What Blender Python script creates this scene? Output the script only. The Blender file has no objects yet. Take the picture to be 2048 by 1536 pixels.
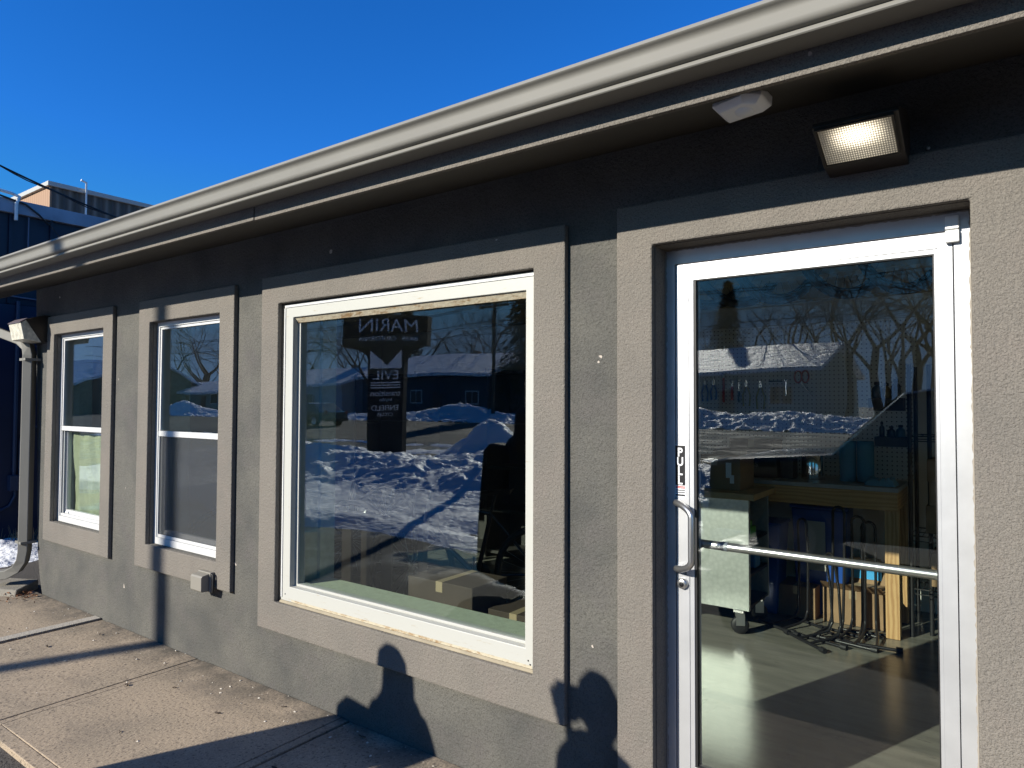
import bpy, math, random
from mathutils import Vector, Matrix, noise
R = math.radians
sc = bpy.context.scene
# ------------------------------------------------------------------ camera, sky, sun, exposure
YAW, PITCH, ROLL = 0.628207, 0.0301548, 0.00360691
cam_d = bpy.data.cameras.new("camera"); cam = bpy.data.objects.new("camera", cam_d)
sc.collection.objects.link(cam); sc.camera = cam
fw = Vector((-math.sin(YAW)*math.cos(PITCH), math.cos(YAW)*math.cos(PITCH), math.sin(PITCH)))
rt = fw.cross(Vector((0, 0, 1))).normalized(); up = rt.cross(fw)
c_, s_ = math.cos(ROLL), math.sin(ROLL)
r2 = rt*c_ + up*s_; u2 = up*c_ - rt*s_
m = Matrix((r2, u2, -fw)).transposed().to_4x4(); m.translation = Vector((0, -2.38, 1.634))
cam.matrix_world = m
cam_d.sensor_width = 36; cam_d.lens = 1365/2048*36; cam_d.clip_start = 0.05; cam_d.clip_end = 3000

AZ = R(22); EL = R(24.9)                      # light travels towards +x sin, +y cos, down
ldir = Vector((math.sin(AZ)*math.cos(EL), math.cos(AZ)*math.cos(EL), -math.sin(EL)))
sun_d = bpy.data.lights.new("sun", 'SUN'); sun_d.energy = 5.0; sun_d.angle = R(0.53); sun_d.color = (1, .945, .84)
sun = bpy.data.objects.new("sun", sun_d); sc.collection.objects.link(sun)
sun.rotation_euler = ldir.to_track_quat('-Z', 'Y').to_euler()
W = bpy.data.worlds.new("World"); sc.world = W; W.use_nodes = True
wn = W.node_tree; bg = wn.nodes["Background"]
sky = wn.nodes.new("ShaderNodeTexSky"); sky.sky_type = 'NISHITA'; sky.sun_disc = False
sky.sun_elevation = EL; sky.sun_rotation = math.atan2(-ldir.x, -ldir.y)
sky.altitude = 1600; sky.air_density = 1.0; sky.dust_density = 0.0; sky.ozone_density = 3.0
hs = wn.nodes.new("ShaderNodeHueSaturation"); hs.inputs['Saturation'].default_value = 1.28; hs.inputs['Value'].default_value = 1.0
tn = wn.nodes.new("ShaderNodeMix"); tn.data_type = 'RGBA'; tn.blend_type = 'MULTIPLY'; tn.inputs[0].default_value = 1; tn.inputs[7].default_value = (.45, .96, 1.42, 1)
wn.links.new(sky.outputs[0], hs.inputs['Color']); wn.links.new(hs.outputs[0], tn.inputs[6]); dk = wn.nodes.new('ShaderNodeMix'); dk.data_type = 'RGBA'; dk.blend_type = 'DARKEN'; dk.inputs[0].default_value = 1; dk.inputs[7].default_value = (1.5, 2.7, 4.9, 1)
wn.links.new(tn.outputs[2], dk.inputs[6]); wn.links.new(dk.outputs[2], bg.inputs[0])
bg.inputs[1].default_value = 0.10
sc.view_settings.view_transform = 'Standard'; sc.view_settings.look = 'None'
sc.view_settings.gamma = 1; sc.view_settings.exposure = 0.6
sc.cycles.use_denoising = True
sc.cycles.max_bounces = 10; sc.cycles.transparent_max_bounces = 16
sc.cycles.sample_clamp_indirect = 6; sc.cycles.caustics_reflective = False; sc.cycles.caustics_refractive = False

# ------------------------------------------------------------------ helpers
class MB:
    def __init__(s): s.v = []; s.f = []; s.sm = []
    def add(s, vs, fs, M=None, smooth=False):
        o = len(s.v)
        s.v += [tuple(M @ Vector(v)) if M else tuple(v) for v in vs]
        s.f += [tuple(i+o for i in f) for f in fs]; s.sm += [smooth]*len(fs)
        return s
    def box(s, x0, x1, y0, y1, z0, z1, M=None):
        return s.add([(x0,y0,z0),(x1,y0,z0),(x1,y1,z0),(x0,y1,z0),(x0,y0,z1),(x1,y0,z1),(x1,y1,z1),(x0,y1,z1)],
              [(0,3,2,1),(4,5,6,7),(0,1,5,4),(1,2,6,5),(2,3,7,6),(3,0,4,7)], M)
    def tube(s, pts, r, n=10, caps=True, flat=1.0):
        pts = [Vector(p) for p in pts]; rs = r if isinstance(r, (list, tuple)) else [r]*len(pts)
        vs = []; fs = []; prev = None
        for i, p in enumerate(pts):
            if i == 0: t = pts[1]-p
            elif i == len(pts)-1: t = p-pts[i-1]
            else: t = (pts[i+1]-p).normalized()+(p-pts[i-1]).normalized()
            t.normalize()
            if prev is None:
                a = t.cross(Vector((0,0,1)))
                if a.length < .01: a = t.cross(Vector((0,1,0)))
            else: a = prev - t*prev.dot(t)
            a.normalize(); prev = a; b = t.cross(a)
            for k in range(n):
                an = 2*math.pi*k/n
                vs.append(p + a*math.cos(an)*rs[i] + b*math.sin(an)*rs[i]*flat)
        for i in range(len(pts)-1):
            for k in range(n):
                fs.append((i*n+k, i*n+(k+1)%n, (i+1)*n+(k+1)%n, (i+1)*n+k))
        s.add(vs, fs, None, n > 4)
        if caps:
            L = len(pts)-1
            s.add(vs[:n], [tuple(range(n-1,-1,-1))]); s.add(vs[L*n:], [tuple(range(n))])
        return s
    def rtube(s, pts, w, d, side):      # rectangular duct along pts; side = fixed width direction
        side = Vector(side).normalized(); pts = [Vector(p) for p in pts]; vs = []; fs = []
        for i, p in enumerate(pts):
            t = (pts[min(i+1,len(pts)-1)] - pts[max(i-1,0)]).normalized(); b = t.cross(side).normalized()
            for a_, b_ in ((-1,-1),(1,-1),(1,1),(-1,1)): vs.append(p + side*a_*w/2 + b*b_*d/2)
        for i in range(len(pts)-1):
            for k in range(4): fs.append((i*4+k, i*4+(k+1)%4, i*4+4+(k+1)%4, i*4+4+k))
        L = len(pts)-1; fs += [(3,2,1,0), (L*4, L*4+1, L*4+2, L*4+3)]
        return s.add(vs, fs)
    def lathe(s, prof, M=None, n=24):
        vs = [(r*math.cos(2*math.pi*k/n), r*math.sin(2*math.pi*k/n), z) for r, z in prof for k in range(n)]
        fs = [(i*n+k, i*n+(k+1)%n, (i+1)*n+(k+1)%n, (i+1)*n+k) for i in range(len(prof)-1) for k in range(n)]
        return s.add(vs, fs, M, True)
    def prism_x(s, poly, x0, x1, smooth=False):   # poly in (y,z)
        n = len(poly); vs = [(x0, y, z) for y, z in poly] + [(x1, y, z) for y, z in poly]
        fs = [tuple(range(n))[::-1], tuple(range(n, 2*n))] + [(i, (i+1)%n, n+(i+1)%n, n+i) for i in range(n)]
        return s.add(vs, fs, None)
    def prism_y(s, poly, y0, y1, M=None):   # poly in (x,z)
        n = len(poly); vs = [(x, y0, z) for x, z in poly] + [(x, y1, z) for x, z in poly]
        fs = [tuple(range(n)), tuple(range(n, 2*n))[::-1]] + [(i, n+i, n+(i+1)%n, (i+1)%n) for i in range(n)]
        return s.add(vs, fs, M)
    def prism_z(s, poly, z0, z1, M=None):
        n = len(poly); vs = [(x, y, z0) for x, y in poly] + [(x, y, z1) for x, y in poly]
        fs = [tuple(range(n))[::-1], tuple(range(n, 2*n))] + [(i, (i+1)%n, n+(i+1)%n, n+i) for i in range(n)]
        return s.add(vs, fs, M)
    def holes(s, x0, x1, z0, z1, y0, y1, hs):     # slab in xz with rectangular holes
        xs = sorted({x0, x1} | {h[0] for h in hs} | {h[1] for h in hs}); zs = sorted({z0, z1} | {h[2] for h in hs} | {h[3] for h in hs})
        solid = lambda i, j: 0 <= i < len(xs)-1 and 0 <= j < len(zs)-1 and not any(h[0]-1e-6 <= xs[i] and xs[i+1] <= h[1]+1e-6 and h[2]-1e-6 <= zs[j] and zs[j+1] <= h[3]+1e-6 for h in hs)
        for i in range(len(xs)-1):
            for j in range(len(zs)-1):
                if not solid(i, j): continue
                a, b, c, d = xs[i], xs[i+1], zs[j], zs[j+1]
                s.add([(a,y0,c),(b,y0,c),(b,y0,d),(a,y0,d)], [(0,1,2,3)]); s.add([(a,y1,c),(b,y1,c),(b,y1,d),(a,y1,d)], [(3,2,1,0)])
                if not solid(i-1, j): s.add([(a,y0,c),(a,y1,c),(a,y1,d),(a,y0,d)], [(3,2,1,0)])
                if not solid(i+1, j): s.add([(b,y0,c),(b,y1,c),(b,y1,d),(b,y0,d)], [(0,1,2,3)])
                if not solid(i, j-1): s.add([(a,y0,c),(b,y0,c),(b,y1,c),(a,y1,c)], [(3,2,1,0)])
                if not solid(i, j+1): s.add([(a,y0,d),(b,y0,d),(b,y1,d),(a,y1,d)], [(0,1,2,3)])
        return s
    def build(s, name, mat, parent=None, bevel=0, label=None, kind=None, merge=False):
        me = bpy.data.meshes.new(name); me.from_pydata(s.v, [], s.f); me.update()
        for p, q in zip(me.polygons, s.sm): p.use_smooth = q
        if merge:
            import bmesh
            bm = bmesh.new(); bm.from_mesh(me); bmesh.ops.remove_doubles(bm, verts=bm.verts, dist=1e-5); bm.to_mesh(me); bm.free()
        me.materials.append(mat)
        o = bpy.data.objects.new(name, me); sc.collection.objects.link(o)
        if parent:
            o.parent = parent; o.matrix_parent_inverse = Matrix.Translation(-parent_loc(parent))
        if bevel:
            b = o.modifiers.new("bevel", 'BEVEL'); b.width = bevel; b.segments = 2; b.limit_method = 'ANGLE'; b.angle_limit = R(40)
            b.harden_normals = False
        if label: o["label"] = label
        if kind: o["kind"] = kind
        return o
def parent_loc(p):
    return p.location.copy() if p.parent is None else Vector((0,0,0))
def thing(name, label, cat, loc=(0,0,0), group=None):
    o = bpy.data.objects.new(name, None); sc.collection.objects.link(o); o.location = loc; o.empty_display_size = .1
    return tag(o, label, cat, group)
def tag(o, label, cat, group=None, kind=None):
    o["label"] = label; o["category"] = cat
    if group: o["group"] = group
    if kind: o["kind"] = kind
    return o
def RM(loc=(0,0,0), rx=0, ry=0, rz=0, s=(1,1,1)):
    return Matrix.Translation(loc) @ Matrix.Rotation(R(rz),4,'Z') @ Matrix.Rotation(R(ry),4,'Y') @ Matrix.Rotation(R(rx),4,'X') @ Matrix.Diagonal((*s,1))
def copy_tree(o, parent=None):
    c = o.copy(); sc.collection.objects.link(c)
    if parent:
        mi = o.matrix_parent_inverse.copy(); c.parent = parent; c.matrix_parent_inverse = mi
    for ch in list(o.children): copy_tree(ch, c)
    return c

# ------------------------------------------------------------------ materials
def mat(name, col, rough=.6, metal=0, var=.0, vscale=3, bump=0, bscale=60, col2=None, spec=.5, detail=4, coat=0, emit=None, bdist=.01):
    m = bpy.data.materials.new(name); m.use_nodes = True; nt = m.node_tree; N = nt.nodes; L = nt.links
    p = N["Principled BSDF"]; p.inputs['Roughness'].default_value = rough; p.inputs['Metallic'].default_value = metal
    p.inputs['Specular IOR Level'].default_value = spec; p.inputs['Coat Weight'].default_value = coat
    col = (*col, 1)
    tc = N.new("ShaderNodeTexCoord")
    if var or col2:
        n = N.new("ShaderNodeTexNoise"); n.inputs['Scale'].default_value = vscale; n.inputs['Detail'].default_value = detail
        L.new(tc.outputs['Object'], n.inputs['Vector'])
        rp = N.new("ShaderNodeValToRGB"); L.new(n.outputs[0], rp.inputs[0])
        rp.color_ramp.elements[0].position = .35; rp.color_ramp.elements[1].position = .65
        c2 = (*col2, 1) if col2 else tuple(x*(1+var) for x in col[:3])+(1,)
        c1 = col if col2 else tuple(x*(1-var) for x in col[:3])+(1,)
        rp.color_ramp.elements[0].color = c1; rp.color_ramp.elements[1].color = c2
        L.new(rp.outputs[0], p.inputs['Base Color'])
    else: p.inputs['Base Color'].default_value = col
    if bump:
        n = N.new("ShaderNodeTexNoise"); n.inputs['Scale'].default_value = bscale; n.inputs['Detail'].default_value = 3
        L.new(tc.outputs['Object'], n.inputs['Vector'])
        b = N.new("ShaderNodeBump"); b.inputs['Strength'].default_value = bump; b.inputs['Distance'].default_value = bdist
        L.new(n.outputs[0], b.inputs['Height']); L.new(b.outputs[0], p.inputs['Normal'])
    if emit: p.inputs['Emission Color'].default_value = (*emit[0],1); p.inputs['Emission Strength'].default_value = emit[1]
    return m
def nodes(m): return m.node_tree.nodes, m.node_tree.links, m.node_tree.nodes["Principled BSDF"]
def mixrgb(N, L, a, b, fac, mode='MIX'):
    x = N.new("ShaderNodeMix"); x.data_type = 'RGBA'; x.blend_type = mode
    for s, v in ((0, fac), (6, a), (7, b)):
        if hasattr(v, 'links') or hasattr(v, 'is_linked'): L.new(v, x.inputs[s])
        else: x.inputs[s].default_value = v if s == 0 else (*v, 1)
    return x.outputs[2]
def noise_node(N, L, vec, scale, detail=4, rough=.5, lo=.35, hi=.65):
    n = N.new("ShaderNodeTexNoise"); n.inputs['Scale'].default_value = scale; n.inputs['Detail'].default_value = detail; n.inputs['Roughness'].default_value = rough
    L.new(vec, n.inputs['Vector'])
    r = N.new("ShaderNodeMapRange"); r.inputs[1].default_value = lo; r.inputs[2].default_value = hi; L.new(n.outputs[0], r.inputs[0])
    return r.outputs[0]
def stucco(name, base, dark, tint, bump=.5):
    m = bpy.data.materials.new(name); m.use_nodes = True; N, L, p = nodes(m)
    tc = N.new("ShaderNodeTexCoord").outputs['Object']
    p.inputs['Roughness'].default_value = .85; p.inputs['Specular IOR Level'].default_value = .25
    big = noise_node(N, L, tc, 2.2, 3, .6, .4, .68)
    c = mixrgb(N, L, base, dark, big)
    c = mixrgb(N, L, c, tint, noise_node(N, L, tc, 4.7, 5, .6, .5, .75))
    gr = noise_node(N, L, tc, 185, 2, .5, .50, .66)       # fine pits
    c = mixrgb(N, L, c, tuple(x*.45 for x in base), N_mul(N, L, gr, .62))
    chip = noise_node(N, L, tc, 13, 3, .4, .775, .785)
    c = mixrgb(N, L, c, (.5, .44, .38), chip)
    mp = N.new("ShaderNodeMapping"); mp.inputs['Scale'].default_value = (9, 9, .45); L.new(tc, mp.inputs[0])   # run-off streaks
    c = mixrgb(N, L, c, tuple(x*.7 for x in base), N_mul(N, L, noise_node(N, L, mp.outputs[0], 1, 4, .6, .5, .8), .35))
    L.new(c, p.inputs['Base Color'])
    n1 = N.new("ShaderNodeTexNoise"); n1.inputs['Scale'].default_value = 145; n1.inputs['Detail'].default_value = 3; n1.inputs['Distortion'].default_value = 1.2
    n2 = N.new("ShaderNodeTexNoise"); n2.inputs['Scale'].default_value = 72; n2.inputs['Detail'].default_value = 2
    L.new(tc, n1.inputs['Vector']); L.new(tc, n2.inputs['Vector'])
    a = N.new("ShaderNodeMath"); a.operation = 'ADD'; L.new(n1.outputs[0], a.inputs[0]); L.new(n2.outputs[0], a.inputs[1])
    b = N.new("ShaderNodeBump"); b.inputs['Strength'].default_value = bump; b.inputs['Distance'].default_value = .007
    L.new(a.outputs[0], b.inputs['Height']); L.new(b.outputs[0], p.inputs['Normal'])
    return m
def N_mul(N, L, s, k):
    a = N.new("ShaderNodeMath"); a.operation = 'MULTIPLY'; L.new(s, a.inputs[0])
    if isinstance(k, (int, float)): a.inputs[1].default_value = k
    else: L.new(k, a.inputs[1])
    return a.outputs[0]
M_trim = stucco("stucco_trim", (.200, .181, .156), (.170, .156, .137), (.198, .174, .152), .75)
M_wall = stucco("stucco_wall", (.128, .123, .108), (.080, .080, .075), (.112, .104, .098), .75)
M_gutter = mat("gutter_metal", (.190, .183, .160), .65, .0, .05, 2, .05, 8, spec=.5)
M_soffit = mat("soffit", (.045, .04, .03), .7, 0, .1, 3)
M_alu = mat("aluminium", (.50, .51, .525), .42, .5, .05, 9, .02, 40)
M_vinyl = mat("vinyl_white", (.56, .56, .55), .4, 0, .02)
M_cream = mat("painted_wood", (.45,.44,.38), .45, 0, 0, 3, .06, 25)
N, L, p = nodes(M_cream); tc = N.new("ShaderNodeTexCoord").outputs['Object']
mp = N.new("ShaderNodeMapping"); mp.inputs['Scale'].default_value = (1.2, 1, 9); L.new(tc, mp.inputs[0])
L.new(mixrgb(N, L, (.43,.43,.395), (.33,.27,.17), noise_node(N, L, mp.outputs[0], 7, 6, .7, .62, .72)), p.inputs['Base Color'])
M_peel = mat("peeling_paint", (.74,.68,.52), .6, 0, 0, 3, .4, 60)
N, L, p = nodes(M_peel); tc = N.new("ShaderNodeTexCoord").outputs['Object']
mp = N.new("ShaderNodeMapping"); mp.inputs['Scale'].default_value = (1, 1, 3); L.new(tc, mp.inputs[0])
L.new(mixrgb(N, L, (.46,.41,.30), (.27,.17,.08), noise_node(N, L, mp.outputs[0], 14, 8, .75, .5, .62)), p.inputs['Base Color'])
M_black = mat("black_rubber", (.012,.012,.013), .55)
M_blackm = mat("black_metal", (.02,.02,.022), .35, .3)
M_bronze = mat("dark_bronze", (.028,.022,.018), .45, .2)
M_steel = mat("brushed_steel", (.55,.55,.54), .3, .9, .08, 8)
M_chrome = mat("chrome", (.8,.8,.8), .12, 1)
M_green = mat("pale_green_paint", (.42,.46,.35), .6, 0, .08, 30)
M_wood = mat("pine_wood", (.50,.30,.13), .55, 0, 0)
N, L, p = nodes(M_wood); tc = N.new("ShaderNodeTexCoord").outputs['Object']
wv = N.new("ShaderNodeTexWave"); wv.inputs['Scale'].default_value = 5; wv.inputs['Distortion'].default_value = 7; wv.inputs['Detail'].default_value = 3; wv.inputs['Detail Scale'].default_value = 1.2
mp = N.new("ShaderNodeMapping"); mp.inputs['Scale'].default_value = (2.5, 2.5, .5); L.new(tc, mp.inputs[0]); L.new(mp.outputs[0], wv.inputs['Vector'])
L.new(mixrgb(N, L, (.52,.33,.15), (.36,.2,.08), wv.outputs['Fac']), p.inputs['Base Color'])
M_woodh = mat("pine_wood_rail", (.50,.30,.13), .55); N, L, p = nodes(M_woodh); tc = N.new("ShaderNodeTexCoord").outputs['Object']
wv = N.new("ShaderNodeTexWave"); wv.bands_direction = 'Z'; wv.inputs['Scale'].default_value = 5; wv.inputs['Distortion'].default_value = 6; wv.inputs['Detail'].default_value = 3; wv.inputs['Detail Scale'].default_value = 1.2
mp = N.new("ShaderNodeMapping"); mp.inputs['Scale'].default_value = (.4, .4, 2.2); L.new(tc, mp.inputs[0]); L.new(mp.outputs[0], wv.inputs['Vector'])
L.new(mixrgb(N, L, (.56,.33,.13), (.42,.22,.08), wv.outputs['Fac']), p.inputs['Base Color'])
M_ply = mat("plywood_top", (.42,.29,.14), .5, 0, .15, 6)
M_bench = mat("bench_top", (.30,.31,.31), .4, 0, .15, 9)
M_card = mat("cardboard", (.26,.165,.09), .8, 0, .12, 7)
M_darkcard = mat("dark_box", (.02,.018,.018), .5, 0, .2, 9)
M_white = mat("white_plastic", (.78,.79,.78), .4)
M_print = mat("white_lettering", (.75,.76,.78), .5)
M_galv = mat("galvanised_steel", (.52,.55,.52), .42, .75, 0, 3, .05, 30)
N, L, p = nodes(M_galv); tc = N.new("ShaderNodeTexCoord").outputs['Object']
vo = N.new("ShaderNodeTexVoronoi"); vo.inputs['Scale'].default_value = 35; L.new(tc, vo.inputs['Vector'])
L.new(mixrgb(N, L, (.55,.58,.55), (.42,.45,.43), vo.outputs['Distance']), p.inputs['Base Color'])
M_blue = mat("blue_plastic", (.015,.07,.30), .35)
M_roll = mat("blue_paper_roll", (.10,.30,.42), .8)
M_red = mat("red_handle", (.45,.03,.02), .4)
M_yel = mat("yellow_handle", (.42,.36,.04), .4)
M_orange = mat("orange_handle", (.45,.10,.03), .4)
M_snow = mat("snow", (.86,.87,.90), .55, 0, 0, 3, .6, 16, bdist=.05)
N, L, p = nodes(M_snow); tc = N.new("ShaderNodeTexCoord").outputs['Object']
L.new(mixrgb(N, L, (.88,.89,.91), (.50,.46,.41), noise_node(N, L, tc, 1.7, 7, .65, .66, .86)), p.inputs['Base Color'])
M_inwall = mat("interior_wall_paint", (.78,.76,.70), .7, 0, .03)
M_ceil = mat("ceiling_paint", (.80,.78,.72), .8)
M_tan = mat("tan_beam", (.34,.27,.15), .6)
def glass(name, tint, base_r, k):
    m = bpy.data.materials.new(name); m.use_nodes = True; nt = m.node_tree; N = nt.nodes; L = nt.links
    N.remove(N["Principled BSDF"]); out = N["Material Output"]
    t = N.new("ShaderNodeBsdfTransparent"); t.inputs[0].default_value = (*tint, 1)
    g = N.new("ShaderNodeBsdfGlossy"); g.inputs['Roughness'].default_value = 0.0
    g.inputs['Color'].default_value = (.93, .97, 1, 1)
    f = N.new("ShaderNodeFresnel"); ge = N.new("ShaderNodeNewGeometry"); io = N.new("ShaderNodeMapRange"); io.inputs[3].default_value = 1.5; io.inputs[4].default_value = 1/1.5
    L.new(ge.outputs['Backfacing'], io.inputs[0]); L.new(io.outputs[0], f.inputs[0])
    a = N.new("ShaderNodeMath"); a.operation = 'MULTIPLY_ADD'; a.inputs[1].default_value = k; a.inputs[2].default_value = base_r; a.use_clamp = True
    L.new(f.outputs[0], a.inputs[0])
    x = N.new("ShaderNodeMixShader"); L.new(a.outputs[0], x.inputs[0]); L.new(t.outputs[0], x.inputs[1]); L.new(g.outputs[0], x.inputs[2])
    # faint real waviness of rolled float glass
    tc = N.new("ShaderNodeTexCoord"); n = N.new("ShaderNodeTexNoise"); n.inputs['Scale'].default_value = 1.6; n.inputs['Detail'].default_value = 1
    L.new(tc.outputs['Object'], n.inputs['Vector'])
    b = N.new("ShaderNodeBump"); b.inputs['Strength'].default_value = .25; b.inputs['Distance'].default_value = .006
    L.new(n.outputs[0], b.inputs['Height']); L.new(b.outputs[0], g.inputs['Normal'])
    L.new(x.outputs[0], out.inputs['Surface'])
    return m
M_glass = glass("window_glass", (.91,.95,.92), .045, 1.05)
M_dglass = glass("door_glass", (.96,.98,.96), .018, 1.0)
# inscreen: fine dark mesh
def screen_mat():
    m = bpy.data.materials.new("insect_screen"); m.use_nodes = True; nt = m.node_tree; N = nt.nodes; L = nt.links
    p = N["Principled BSDF"]; p.inputs['Base Color'].default_value = (.05,.055,.06,1); p.inputs['Roughness'].default_value = .6
    t = N.new("ShaderNodeBsdfTransparent"); x = N.new("ShaderNodeMixShader"); x.inputs[0].default_value = .42
    L.new(t.outputs[0], x.inputs[1]); L.new(p.outputs[0], x.inputs[2]); L.new(x.outputs[0], N["Material Output"].inputs['Surface'])
    return m
M_screen = screen_mat()

# concrete paving
def concrete():
    m = bpy.data.materials.new("sidewalk_concrete"); m.use_nodes = True; N, L, p = nodes(m)
    tc = N.new("ShaderNodeTexCoord").outputs['Object']; p.inputs['Roughness'].default_value = .85; p.inputs['Specular IOR Level'].default_value = .3
    c = mixrgb(N, L, (.38,.30,.215), (.30,.245,.18), noise_node(N, L, tc, 1.6, 5, .6))
    c = mixrgb(N, L, c, (.47,.38,.28), noise_node(N, L, tc, 130, 2, .5, .5, .72))
    c = mixrgb(N, L, c, (.10,.08,.065), N_mul(N, L, noise_node(N, L, tc, 62, 3, .6, .54, .66), .75))
    c = mixrgb(N, L, c, (.16,.135,.11), N_mul(N, L, noise_node(N, L, tc, 3.1, 8, .75, .50, .74), .6))
    c = mixrgb(N, L, c, (.12,.10,.085), N_mul(N, L, noise_node(N, L, tc, 6, 6, .7, .62, .80), .8))
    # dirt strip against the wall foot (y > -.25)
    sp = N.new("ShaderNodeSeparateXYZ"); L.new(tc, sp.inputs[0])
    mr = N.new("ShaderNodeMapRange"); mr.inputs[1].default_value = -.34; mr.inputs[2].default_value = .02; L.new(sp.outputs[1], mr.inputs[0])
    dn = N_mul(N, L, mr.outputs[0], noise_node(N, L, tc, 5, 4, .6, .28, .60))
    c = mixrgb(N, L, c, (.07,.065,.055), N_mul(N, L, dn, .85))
    L.new(c, p.inputs['Base Color'])
    n1 = N.new("ShaderNodeTexNoise"); n1.inputs['Scale'].default_value = 160; n1.inputs['Detail'].default_value = 3
    mp = N.new("ShaderNodeMapping"); mp.inputs['Scale'].default_value = (1, .25, 1); L.new(tc, mp.inputs[0]); L.new(mp.outputs[0], n1.inputs['Vector'])
    b = N.new("ShaderNodeBump"); b.inputs['Strength'].default_value = .8; b.inputs['Distance'].default_value = .006
    L.new(n1.outputs[0], b.inputs['Height']); L.new(b.outputs[0], p.inputs['Normal'])
    return m
M_conc = concrete()
M_kerb = mat("old_concrete_kerb", (.22,.2,.165), .9, 0, .15, 9, .5, 90)
def asphalt(name, wet):
    m = bpy.data.materials.new(name); m.use_nodes = True; N, L, p = nodes(m)
    tc = N.new("ShaderNodeTexCoord").outputs['Object']
    c = mixrgb(N, L, (.06,.053,.047), (.11,.098,.088), noise_node(N, L, tc, 90, 3, .6))
    c = mixrgb(N, L, c, (.05,.045,.04), noise_node(N, L, tc, .5, 4, .6))
    L.new(c, p.inputs['Base Color'])
    r = N.new("ShaderNodeMapRange"); r.inputs[3].default_value = .9; r.inputs[4].default_value = .06 if wet else .75
    spx = N.new("ShaderNodeSeparateXYZ"); L.new(tc, spx.inputs[0]); mx = N.new("ShaderNodeMapRange"); mx.inputs[1].default_value = -1.9; mx.inputs[2].default_value = -2.3; L.new(spx.outputs[1], mx.inputs[0])
    m2 = N.new("ShaderNodeMapRange"); m2.inputs[1].default_value = -1.9; m2.inputs[2].default_value = -2.6; L.new(spx.outputs[0], m2.inputs[0])
    L.new(N_mul(N, L, noise_node(N, L, tc, .8, 4, .5, .50, .60), N_mul(N, L, mx.outputs[0], m2.outputs[0])), r.inputs[0]); L.new(r.outputs[0], p.inputs['Roughness'])
    n1 = N.new("ShaderNodeTexNoise"); n1.inputs['Scale'].default_value = 70; L.new(tc, n1.inputs['Vector'])
    b = N.new("ShaderNodeBump"); b.inputs['Distance'].default_value = .01; L.new(n1.outputs[0], b.inputs['Height'])
    r2_ = N.new("ShaderNodeMapRange"); r2_.inputs[1].default_value = .06; r2_.inputs[2].default_value = .6; r2_.inputs[3].default_value = .03; r2_.inputs[4].default_value = .8
    L.new(r.outputs[0], r2_.inputs[0]); L.new(r2_.outputs[0], b.inputs['Strength'])
    L.new(b.outputs[0], p.inputs['Normal'])
    return m
M_asph = asphalt("wet_asphalt", True); M_road = asphalt("road_asphalt", False)

# ------------------------------------------------------------------ ground (one sheet to the horizon)
def strip(x0, x1, prof, dz=0):
    b = MB()
    for (ya, za), (yb, zb) in zip(prof, prof[1:]):
        b.add([(x0,ya,za+dz),(x1,ya,za+dz),(x1,yb,zb+dz),(x0,yb,zb+dz)], [(0,1,2,3)])
    return b
PROF = [(-900,1.5),(-60,.75),(-32,.45),(-18,.02),(-17,-.03),(60,-.03),(900,-.03)]
def gz(y):
    for (ya, za), (yb, zb) in zip(PROF, PROF[1:]):
        if ya <= y <= yb: return za+(zb-za)*(y-ya)/(yb-ya)
    return 0
tag(strip(-900, 900, PROF).build("ground", M_asph, kind='structure'), "wet asphalt parking lot and ground beyond the pavement", "ground", kind='structure')
tag(strip(-400, 300, [(-31.5, gz(-31.5)), (-18, gz(-18))], .006).build("road", M_road, kind='structure'), "grey asphalt street beyond the snowy lot", "road", kind='structure')
# sidewalk: slabs 1.4 m long with tooled margins and open joints
sw = MB(); xj = [-6.98+.0, -5.58, -4.18, -2.78, -1.38, .02, 1.42, 2.82, 4.2]
xj[0] = -6.98
for i in range(len(xj)-1):
    a, b_ = xj[i]+.006, xj[i+1]-.006
    z = -.004*(i % 2)
    sw.box(a+.07, b_-.055, -1.05, .025, -.12, z)                      # broomed field
    sw.box(a, a+.066, -1.05, .025, -.12, z-.003); sw.box(b_-.052, b_, -1.05, .025, -.12, z-.003)
    sw.box(a, b_, -1.118, -1.053, -.12, z-.003)
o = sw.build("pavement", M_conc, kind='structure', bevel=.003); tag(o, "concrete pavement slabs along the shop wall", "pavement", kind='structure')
sws = MB().box(-5.685,-5.592,-1.05,.02,-.0,.006).build('pavement_strip', mat('pale_strip', (.38,.345,.29), .85, 0, .1, 30, .5, 120)); tag(sws, 'narrow paler raised concrete strip across the pavement', 'pavement', kind='structure')
# joint filler / recessed base
tag(MB().box(-6.98, 4.2, -1.11, .02, -.13, -.02).build("pavement_joints", mat("joint_dirt", (.03,.026,.02), .9), kind='structure'), "dark dirt in the pavement joints", "ground", kind='structure')

# ------------------------------------------------------------------ the shop
shop = thing("shop_building", "single-storey grey stucco shop with deep eave, four stucco-framed openings and a glass door", "building", (-2, 0, 0))
W1 = (-6.518,-5.61,.641,2.212); W2 = (-4.894,-4.007,.648,2.206); W3 = (-3.398,-1.62,.505,2.213); D = (-1.079,-.081,-.02,2.240); W4_ADDED = (.70,3.70,.505,2.213)
wall = MB().holes(-6.70, 4.5, -.1, 2.652, .03, .22, [W1, W2, W3, W4_ADDED, D])
wall.prism_y([(-6.70,-.1),(-6.70,2.652),(-7.0,2.652),(-6.95,1.9),(-6.89,1.2),(-6.86,.7),(-6.83,.35),(-6.77,.12),(-6.715,0),(-6.70,-.1)][::1], .03, .22)
wall.box(-7.0, -6.8, .22, 6.0, .0, 2.652); wall.box(4.3, 4.5, .22, 6.0, -.1, 2.652); wall.box(-6.8, 4.3, 5.8, 6.0, -.1, 2.652)
wall.build("wall", M_wall, shop)
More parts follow.
